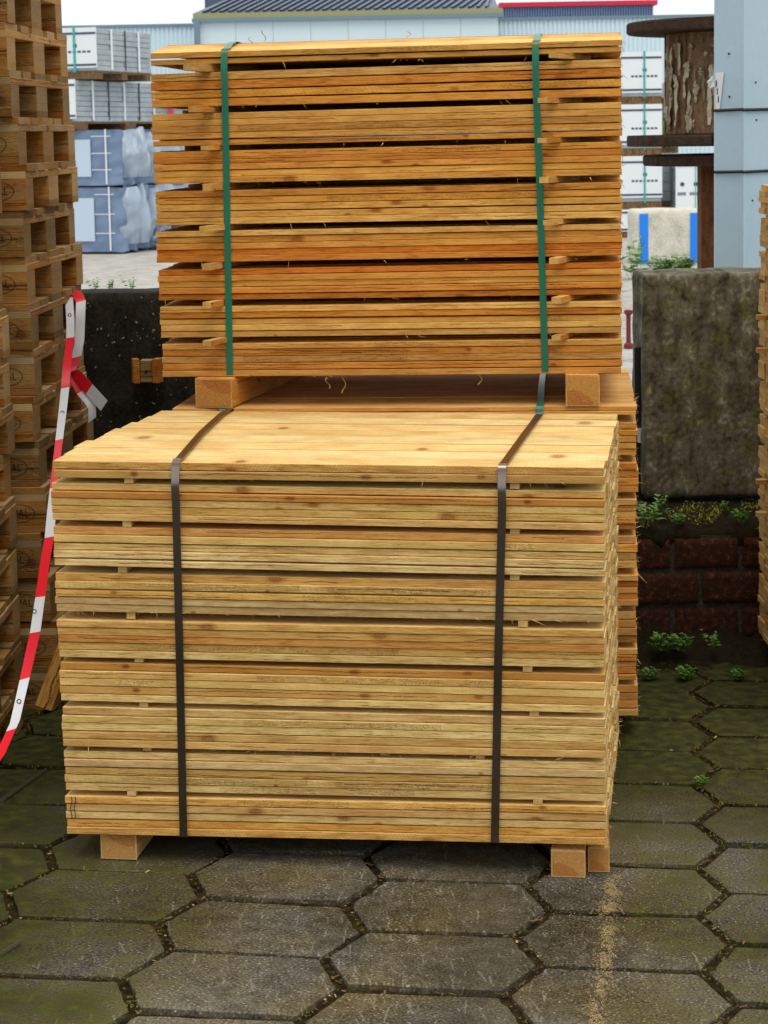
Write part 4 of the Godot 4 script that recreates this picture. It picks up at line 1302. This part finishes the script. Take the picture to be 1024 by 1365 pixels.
func drum(called: String, label: String, at: Vector3, h: float, rf: float, rc: float, th: float, peel: bool) -> void:
	var o := thing(called, label, "cable drum", at, 0.0, "cable drums")
	for e in 2:
		var y := h - th if e else 0.0
		if not peel and not e: y = 0.0
		# flange of parallel planks cut to a disc
		var n := 7
		for k in n:
			var x0 := -rf + 2 * rf * k / n + 0.003; var x1 := -rf + 2 * rf * (k + 1) / n - 0.003
			var st := new_st()
			var prev := []
			for q in 7:
				var x := lerpf(x0, x1, q / 6.0)
				var zz := sqrt(maxf(rf * rf - x * x, 0.0001))
				var c := 0.008
				var cur := [Vector3(x, y + c, zz), Vector3(x, y + th - c, zz), Vector3(x, y + th, zz - c), Vector3(x, y + th, -zz + c), Vector3(x, y + th - c, -zz), Vector3(x, y + c, -zz), Vector3(x, y, -zz + c), Vector3(x, y, zz - c)]
				if q:
					for s in 8:
						var a: Vector3 = prev[s]; var b: Vector3 = prev[(s + 1) % 8]
						flat(st, a, b, cur[(s + 1) % 8], cur[s])
				if q == 0 or q == 6:
					flat(st, cur[0], cur[1], cur[4], cur[5]); flat(st, cur[1], cur[2], cur[3], cur[4]); flat(st, cur[0], cur[5], cur[6], cur[7])
				prev = cur
			put("flange_plank", st, M.dark_wood, o, Transform3D(Basis(Vector3.UP, 1.2 if e else 0.4), Vector3.ZERO))
	var m := 14 if peel else 11
	for k in m:
		var st := new_st()
		var w := 2 * rc * tan(PI / m) * 0.94
		var a := TAU * k / m + 0.19
		var bas := Basis(Vector3.UP, a)
		chamfer_box(st, Vector3(w, h - 2 * th, 0.03), 0.006, [Color(1, 1, 1), Color(0.7, 0.62, 0.55), Color(1.2, 1.16, 1.1), Color(0.85, 0.8, 0.76)][k % 4], Transform3D(bas, Vector3(0, th, 0) + bas * Vector3(0, 0, rc - 0.015 + 0.006 * sin(k * 2.3))))
		put("stave", st, M.old_wood if peel else M.brown_wood, o)
	if peel:
		var r := RandomNumberGenerator.new()
		r.seed = 40
		for k in 90:
			var st := new_st()
			var a := r.randf_range(-1.5, 0.5)
			var hh := r.randf_range(0.012, 0.06) * (1.8 if r.randf() < 0.2 else 1.0); var ww := r.randf_range(0.012, 0.04)
			var y := th + hh + r.randf() * (h - 2 * th - 2.2 * hh)
			var rad := rc + 0.008 + r.randf() * 0.004
			var c := Vector3(sin(a) * rad, y, cos(a) * rad)
			var tx := Vector3(cos(a), 0, -sin(a))
			var outw := Vector3(sin(a), 0, cos(a))
			var left := []; var right := []
			for e in 7:
				var t := e / 6.0 * 2.0 - 1.0
				var wv := ww * 0.5 * (1.0 - t * t * 0.5)
				left.append(c + tx * (-wv * r.randf_range(0.3, 1.2)) + Vector3.UP * t * hh + outw * r.randf_range(0.0, 0.012))
				right.append(c + tx * (wv * r.randf_range(0.3, 1.2)) + Vector3.UP * t * hh + outw * r.randf_range(0.0, 0.012))
			var tn := Color(1, 1, 1).lerp(Color(0.42, 0.36, 0.28), r.randf())
			for e in 6: flat(st, left[e], right[e], right[e + 1], left[e + 1], tn)
			put("paint_flake", st, M.paint, o)

func pack(label: String, at: Vector3, turn: float, s: Vector3, cols: int, layers: int, front: int, group := "packs of concrete blocks") -> Node3D:
	# s: width of the wrapped face, height, length back; blocks in columns along the length
	var o := thing("block_pack", label, "block pack", at, turn, group)
	var st := new_st()
	for k in 3: box(st, Vector3(-s.x / 2, 0.0, -s.z * (k * 0.44 + 0.1)), Vector3(s.x / 2, 0.09, -s.z * k * 0.44))
	box(st, Vector3(-s.x / 2, 0.09, -s.z), Vector3(s.x / 2, 0.12, 0))
	put("pallet", st, M.old_wood, o)
	var cw := s.z / cols; var lh := (s.y - 0.12) / layers
	var bm := new_st()
	chamfer_box(bm, Vector3(s.x, lh - 0.004, cw - 0.012), 0.006)
	var mesh := bm.commit()
	for c in cols:
		for l in layers:
			mesh_node("concrete_block", mesh, M.block_grey, o, Transform3D(Basis.IDENTITY, Vector3(rng.randf_range(-0.012, 0.012), 0.12 + l * lh, -cw * (c + 0.5))))
	for c in range(1, cols):
		st = new_st()
		var w := 0.03 if c % 2 else 0.012
		box(st, Vector3(s.x / 2 + 0.012, 0.14, -cw * c - w), Vector3(s.x / 2 + 0.02, s.y, -cw * c + w))
		put("side_strap", st, M.wrap_white if c % 2 else M.black, o)
	if front:
		st = new_st()
		var y0 := s.y * 0.22 if front == 1 else 0.16
		box(st, Vector3(-s.x / 2 - 0.01, y0, 0.0), Vector3(s.x / 2 + 0.005, s.y + 0.01, 0.02))
		put("wrap", st, M.wrap_white, o)
		for y in [0.26, 0.88]:
			st = new_st()
			box(st, Vector3(-s.x / 2, s.y * y, 0.02), Vector3(s.x / 2, s.y * y + 0.03, 0.026))
			put("strap_band", st, M.slab_dark, o)
		st = new_st()
		for k in 14:
			if k in [5, 6]: continue
			box(st, Vector3(-s.x * 0.45 + k * s.x * 0.064, s.y * 0.52, 0.02), Vector3(-s.x * 0.45 + (k + 0.7) * s.x * 0.064, s.y * 0.56, 0.0225))
		put("print", st, M.slab_dark, o).set_meta("kind", "stuff")
		for k in 2:
			st = new_st()
			lathe(st, [[0.0, 0.004], [0.035, 0.004], [0.035, 0.0]], 10, Color.WHITE, Transform3D(Basis(Vector3.RIGHT, PI / 2), Vector3(-s.x * 0.28 + k * s.x * 0.5, s.y * 0.66, 0.02)))
			put("print_dot", st, M.slab_dark, o)
		st = new_st()
		box(st, Vector3(s.x * 0.2, 0.1, 0.027), Vector3(s.x * 0.23, s.y + 0.02, 0.033))
		put("teal_strap", st, M.teal, o)
	return o
# loose pleats of film gathered at the corner and along the side
func folds(o: Node3D, s: Vector3, nz: FastNoiseLite) -> void:
	for k in 6:
		var st := new_st()
		st.set_smooth_group(0)
		var z0 := -s.z * (0.03 + 0.15 * k); var rad := s.z * 0.075
		var f := func(i: int, j: int) -> Vector3:
			var a := PI * i / 16.0; var v := j / 24.0
			var w := rad * (0.55 + 0.55 * sin(v * 2.4 + 0.3 + 0.5 * sin(k * 2.0)) + nz.get_noise_2d(k * 7.0 + v * 0.6, a * 0.3) * 0.5)
			var crease := 0.014 * sin(a * 7.0 + v * 5.0 + k * 2.0)
			return Vector3(s.x / 2 + 0.04 + sin(a) * (w * 1.1 + crease), lerpf(0.14, s.y + 0.1 * sin(a) * (0.5 + 0.5 * sin(k * 2.3)), v), z0 - rad + cos(a) * (w + crease) + 0.05 * sin(v * 3.0 + k))
		for i in 16:
			for j in 24:
				var a: Vector3 = f.call(i, j); var b: Vector3 = f.call(i + 1, j); var c: Vector3 = f.call(i + 1, j + 1); var d: Vector3 = f.call(i, j + 1)
				for p in [a, b, c, a, c, d]:
					st.set_color(Color.WHITE)
					st.add_vertex(p)
		st.generate_normals()
		put("film_pleat", st, M.wrap_pale, o)
# a pack under loose film: a box body and a rippled sheet hung round it
func wrapped_pack(label: String, at: Vector3, turn: float, s: Vector3) -> void:
	var o := thing("wrapped_pack", label, "wrapped pack", at, turn, "film wrapped packs")
	var st := new_st()
	box(st, Vector3(-s.x / 2, 0.0, -s.z), Vector3(s.x / 2, 0.1, 0))
	put("pallet", st, M.dark_wood, o)
	st = new_st()
	box(st, Vector3(-s.x / 2, 0.1, -s.z), Vector3(s.x / 2, s.y, 0))
	put("slabs", st, M.slab_dark, o)
	var nz := FastNoiseLite.new()
	nz.seed = 60 + int(s.y * 100); nz.frequency = 1.6; nz.fractal_octaves = 4
	st = new_st()
	st.set_smooth_group(0)
	var nu := 70; var nv := 16
	# runs along the front, then round the corner along the side with deep folds
	var total := s.x + s.z
	var f := func(i: int, j: int) -> Vector3:
		var u := total * i / nu; var v := float(j) / nv
		var side := u > s.x
		var fold := (0.05 + 0.05 * sin((u - s.x) * 17.0 + nz.get_noise_2d(u, v) * 3.0)) * (1.0 if side else 0.08) + nz.get_noise_2d(u * 2.0, v * 3.0) * 0.03 + 0.035
		var y := lerpf(0.03, s.y + 0.04, v)
		if side: y += nz.get_noise_2d(u * 3.0, 9.0) * 0.05
		return Vector3(-s.x / 2 + u, y, fold) if not side else Vector3(s.x / 2 + fold, y, -(u - s.x))
	for i in nu:
		for j in nv:
			var a: Vector3 = f.call(i, j); var b: Vector3 = f.call(i + 1, j); var c: Vector3 = f.call(i + 1, j + 1); var d: Vector3 = f.call(i, j + 1)
			for p in [a, c, b, a, d, c]:
				st.set_color(Color.WHITE)
				st.add_vertex(p)
	st.generate_normals()
	put("film", st, M.wrap_blue, o)
	folds(o, s, nz)
	st = new_st()
	box(st, Vector3(-s.x * 0.5, s.y * 0.2, 0.06), Vector3(s.x * 0.28, s.y * 0.88, 0.068))
	put("label_sheet", st, plain(Color8(188, 208, 228), 0.35), o)
	for x in [0.44]:
		st = new_st()
		box(st, Vector3(s.x * x, 0.05, 0.07), Vector3(s.x * x + 0.022, s.y + 0.05, 0.078))
		put("strap_band", st, M.wrap_white, o)
	for y in [0.32, 0.62, 0.93]:
		st = new_st()
		box(st, Vector3(s.x * 0.29, s.y * y, 0.064), Vector3(s.x * 0.5, s.y * y + 0.011, 0.069))
		put("strap_band", st, M.wrap_white, o)
	st = new_st()
	flat(st, Vector3(-s.x / 2, s.y + 0.035, 0.05), Vector3(s.x / 2 + 0.06, s.y + 0.035, 0.05), Vector3(s.x / 2 + 0.06, s.y + 0.04, -s.z), Vector3(-s.x / 2, s.y + 0.04, -s.z))
	put("top_film", st, M.wrap_white, o)

func build_far_packs() -> void:
	rng.seed = 700
	var z := -30.0
	var turn := deg_to_rad(-17.0)
	var k := 30.0 / FOC   # metres per pixel there
	var corner := func(px: float, py: float) -> Vector3: return at_z(px, py, z)
	# each pack is set by the lower end of its shown corner
	var back := Basis(Vector3.UP, turn) * Vector3.LEFT
	var c1: Vector3 = corner.call(130, 105); var c2: Vector3 = corner.call(102, 173); var c3: Vector3 = corner.call(152, 248); var c4: Vector3 = corner.call(157, 332)
	var h4 := c3.y - 0.02
	wrapped_pack("lowest film wrapped slab pack standing on the yard below another wrapped pack", Vector3(c4.x, 0, z) + back * 0.75, turn, Vector3(1.5, h4 - 0.04, 2.4))
	wrapped_pack("film wrapped slab pack between the bare block packs and another wrapped pack", Vector3(c3.x, h4, z) + back * 0.75, turn, Vector3(1.5, c2.y - h4 - 0.05, 2.6))
	var y2 := c2.y
	pack("wide grey block pack stacked on the film wrapped packs", Vector3(c2.x, y2, z) + back * 0.6, turn, Vector3(1.2, c1.y - y2 - 0.01, 4.0), 7, 8, 2)
	pack("topmost grey block pack with white printed front under the hall eave", Vector3(c1.x, c1.y, z) + back * 0.6, turn, Vector3(1.2, (corner.call(130, 37) as Vector3).y - c1.y, 2.0), 4, 8, 1)
	var c5: Vector3 = corner.call(206, 168)
	var pk := pack("plain grey block pack marked with a pink band beside the wide pack", Vector3(c5.x + 0.2, y2, z - 3.2), 0.0, Vector3(1.3, 0.66, 1.0), 2, 6, 0)
	var st := new_st()
	box(st, Vector3(-0.32, 0.2, 0.0), Vector3(-0.24, 0.67, 0.03))
	put("pink_band", st, M.pink, pk)
	# something has to carry that pack: a wrapped pack below it
	wrapped_pack("film wrapped slab pack under the block pack with the pink band", Vector3(c5.x + 0.2, 0, z - 3.2), 0.0, Vector3(1.3, y2 - 0.06, 1.0))
	# dark slabs with crumpled film lying in front
	var p := ground(188, 330)
	var sl := thing("slab_bundle", "dark slab bundle with green strap lying under crumpled film", "slab bundle", Vector3(p.x + 0.25, 0, p.z + 0.2))
	st = new_st()
	chamfer_box(st, Vector3(0.85, 0.5, 0.5), 0.02)
	put("slabs", st, M.slab_dark, sl)
	st = new_st()
	box(st, Vector3(-0.43, 0.41, 0.25), Vector3(0.43, 0.44, 0.262))
	put("strap", st, M.green_strap, sl)
	mesh_node("crumpled_film", lumpy_block(Vector3(0.75, 0.3, 0.3), 0.13, 0.03, 0.13, 5.0, 88).commit(), M.wrap_blue, sl, Transform3D(Basis.IDENTITY, Vector3(-0.05, 0.04, 0.42)))
	var bx := thing("white_carton", "white carton standing on the dark slab bundle", "carton", Vector3(p.x + 0.42, 0.5, p.z + 0.2))
	st = new_st()
	chamfer_box(st, Vector3(0.42, 0.4, 0.4), 0.01)
	put("carton_body", st, M.wrap_white, bx)
	st = new_st()
	box(st, Vector3(-0.3, 0.0, 0.2), Vector3(0.2, 0.05, 0.27))
	put("flap", st, M.wrap_white, bx)

	# packs beyond the drums
	var zr := -32.0
	var xa := at_z(852, 200, zr).x; var kk := 32.0 / FOC
	var ys := [at_z(852, 345, zr).y, at_z(852, 279, zr).y, at_z(852, 208, zr).y, at_z(852, 139, zr).y, at_z(852, 69, zr).y]
	var lab := ["bottom white wrapped block pack in the column behind the blue striped block", "second white wrapped block pack up behind the blue striped block", "third white wrapped block pack up behind the blue striped block", "top white wrapped block pack against the corrugated hall by the drums"]
	for q in 4: pack(lab[q], Vector3(xa - 0.12, maxf(ys[q], 0.0), zr), 0.0, Vector3(0.95, ys[q + 1] - maxf(ys[q], 0.0) - 0.01, 1.0), 2, 4, 1, "white wrapped packs by the drums")
	var xb := at_z(888, 200, zr - 0.5).x
	var lab2 := ["bottom grey block pack hidden between white wrapped packs by the drum post", "brownish block pack between white wrapped packs by the drum post", "ivy green printed pack beside the white wrapped column", "top grey ribbed block pack beside the peeling drum"]
	var hs := [0.0, at_z(888, 280, zr).y, at_z(888, 205, zr).y, at_z(888, 140, zr).y, at_z(888, 108, zr).y]
	for q in 4:
		var o := pack(lab2[q], Vector3(xb, hs[q], zr - 0.6), 0.0, Vector3(0.42, hs[q + 1] - hs[q] - 0.01, 0.6), 1, 5, 0, "grey packs by the drums")
		if q == 2:
			st = new_st()
			var r := RandomNumberGenerator.new()
			r.seed = 3
			for e in 260:
				var c := Vector3(r.randf_range(-0.2, 0.2), r.randf_range(0.1, hs[3] - hs[2]), 0.03 + r.randf() * 0.05)
				var d := Vector3(r.randfn(), r.randfn(), 0.3).normalized() * 0.04
				var s := d.cross(Vector3.BACK).normalized() * 0.02
				flat(st, c - d, c + s, c + d, c - s, Color(0.08, 0.2, 0.03) * r.randf_range(0.6, 1.8))
			put("ivy", st, M.leaf, o).set_meta("kind", "stuff")
	var xd := at_z(918, 200, zr).x
	pack("white wrapped block pack seen beside the brown drum post", Vector3(xd, 0.0, zr + 0.1), 0.0, Vector3(0.42, at_z(918, 209, zr).y, 0.8), 2, 6, 2, "white wrapped packs by the drums")
	# pale concrete block with two blue stripes
	var q0 := ground(880, 349)
	var bl := thing("striped_block", "pale concrete block painted with two bright blue stripes", "concrete block", Vector3(at_z(885, 340, q0.z).x, 0, q0.z))
	var w := 90.0 * -q0.z / FOC; var h := at_z(885, 278, q0.z).y
	mesh_node("block_body", lumpy_block(Vector3(w, h, 0.6), 0.04, 0.05, 0.01, 4.0, 12).commit(), M.pale_block, bl)
	for x in [-0.34, 0.40]:
		st = new_st()
		box(st, Vector3(w * x - 0.055, 0.0, 0.297), Vector3(w * x + 0.055, h - 0.05, 0.312))
		put("blue_stripe", st, M.blue_paint, bl)

func build_small_things() -> void:
	# capped timber block fixed to the dark wall
	var z := -6.965
	var a := at_z(181, 508, z); var b := at_z(214, 476, z)
	var o := thing("timber_bracket", "short timber with grey heart fixed to the black stained wall", "timber", Vector3((a.x + b.x) / 2, a.y, z))
	var w := b.x - a.x; var h := b.y - a.y
	var st := new_st()
	rng.seed = 50
	plank(st, Transform3D(Basis.IDENTITY, Vector3(0, 0.003, 0.06)), w * 0.44, h - 0.008, 0.06, Color(0.42, 0.46, 0.5))
	put("heart", st, M.wood, o)
	for s in [-1, 1]:
		st = new_st()
		plank(st, Transform3D(Basis(Vector3.UP, -s * 0.25), Vector3(s * w * 0.36, 0.0, 0.065)), w * 0.24, h, 0.05, Color(0.72, 0.42, 0.2))
		put("cheek", st, M.wood, o)
	st = new_st()
	lathe(st, [[0.0, 0.004], [0.005, 0.003], [0.006, 0.0]], 10, Color.WHITE, Transform3D(Basis(Vector3.RIGHT, PI / 2), Vector3(0, h * 0.48, 0.06)))
	put("bolt", st, M.black, o)
	# red spool on the far yard
	var g := ground(838, 464)
	var sp := thing("steel_spool", "rusty red steel spool standing on the pale yard", "spool", g)
	st = new_st()
	var k := -g.z / FOC
	lathe(st, [[0.0, 0.0], [6.5 * k, 0.0], [6.5 * k, 5 * k], [3.2 * k, 8 * k], [3.0 * k, 44 * k]], 20, Color.WHITE)
	put("foot", st, M.rust, sp)
	st = new_st()
	lathe(st, [[3.0 * k, 44 * k], [6.0 * k, 47 * k], [6.0 * k, 51 * k], [0.0, 52 * k]], 20, Color.WHITE)
	put("cap", st, M.rust, sp)
	# dark steel post next to the concrete block
	var pp := at_z(851, 560, -6.98)
	var po := thing("steel_post", "black steel post standing between lumber and grey concrete block", "post", Vector3(pp.x + 0.004, 0.0, -7.0))
	st = new_st()
	chamfer_box(st, Vector3(0.034, at_z(851, 462, -6.98).y, 0.05), 0.004)
	put("shaft", st, M.black, po)
	st = new_st()
	box(st, Vector3(-0.008, at_z(851, 590, -6.97).y, 0.026), Vector3(0.02, at_z(851, 571, -6.97).y, 0.034))
	put("plate", st, M.white_paper, po)
	# broken plank leaning behind the brown strapped stack
	var p0 := ground(66, 945); var p1 := at_z(92, 872, -5.3)
	p0 = at_z(66, 938, -5.25)
	var br := thing("broken_plank", "broken pale plank leaning between the pallets and the brown strapped stack", "plank", p0)
	st = new_st()
	var d := p1 - p0
	var bas := Basis(Vector3.BACK, atan2(d.y, d.x))
	plank(st, Transform3D(bas, d * 0.5 + Vector3(0.01, 0, 0)), d.length() * 1.35, 0.045, 0.012, Color(0.95, 0.8, 0.6))
	put("plank_body", st, M.wood, br)
	# twigs on the slabs
	var tw := [[[0, 1072], [28, 1052], [62, 1029], "long dark twig lying on the green slabs by the pallets"], [[0, 1277], [14, 1268], [29, 1259], "short dark twig lying on the slabs away from the stacks"], [[780, 1240], [784, 1245], [789, 1250], "tiny dark twig lying beside the sawdust streak"]]
	for t in tw:
		var q := thing("twig", t[3], "twig", ground(t[1][0], t[1][1]), 0.0, "twigs on the paving")
		st = new_st()
		var pts := []; var ac := []
		for e in 3:
			pts.append(ground(t[e][0], t[e][1]) + Vector3(0, 0.008, 0) - q.position)
			ac.append(Vector3(0.4, 0.1, 0.9).normalized())
		ribbon(st, pts, ac, 0.006, 0.006, [Color(0.07, 0.05, 0.035)])
		put("stem", st, M.sliver, q)
	# weeds
	var top := 0.41
	var spots := [
		[ground(872, 700, top), 2, 0.75, "leafy weed on the brick wall close to the steel post"],
		[ground(884, 690, top), 0, 0.8, "upright weed on the brick wall under the grey block corner"],
		[ground(858, 698, top), 2, 0.6, "weed squeezed between the lumber stack and the brick wall top"],
		[ground(968, 683, top), 0, 0.4, "small broad leaved weed on the mossy wall top"],
		[ground(988, 695, top), 1, 0.8, "low weed among moss on the brick wall top"],
		[ground(905, 698, top), 1, 0.6, "creeping weed amid soil on the brick wall top"],
		[ground(885, 862), 1, 1.0, "weed sprouting from dark earth at the brick wall foot"],
		[ground(880, 890), 0, 0.6, "small upright weed in the earth before the brick wall"],
		[ground(952, 888), 2, 0.5, "yellow green weed in the earth bank before the bricks"],
		[ground(915, 905), 1, 0.8, "flat weed where the earth bank meets the slabs"],
		[ground(935, 1046), 1, 0.45, "bright tuft of weed in a slab joint beside the stacks"],
		[ground(908, 862), 1, 1.0, "dark leafy weed rooted against the middle of the brick wall"],
		[ground(868, 905), 1, 0.7, "weed in loose earth beside the frayed end of the lower stack"],
		[ground(985, 905), 1, 0.6, "weed at the slab edge near the tall frayed stack"],
	]
	for s in spots:
		var v: Vector3 = s[0]
		if v.y < 0.1 and v.z < -6.15: v = Vector3(v.x * (6.32 / -v.z), 0.045, -6.32)
		weed(v, s[1], s[2], s[3])
	for s in [[128, 388, "young weed growing behind the black stained wall"], [150, 387, "bushy weed growing behind the black stained wall"], [176, 388, "low weed growing behind the black stained wall"]]:
		weed(at_z(s[0], s[1] + 3, -7.32), int(s[0]) % 3, 0.5, s[2])
	for s in [[848, 372, 2, "tall weed below the blue striped concrete block"], [885, 366, 1, "spreading weed at the foot of the blue striped block"], [912, 364, 1, "low weed between striped block and drum post"]]:
		var v := ground(s[0], s[1])
		weed(v, s[2], 4.2, s[3])
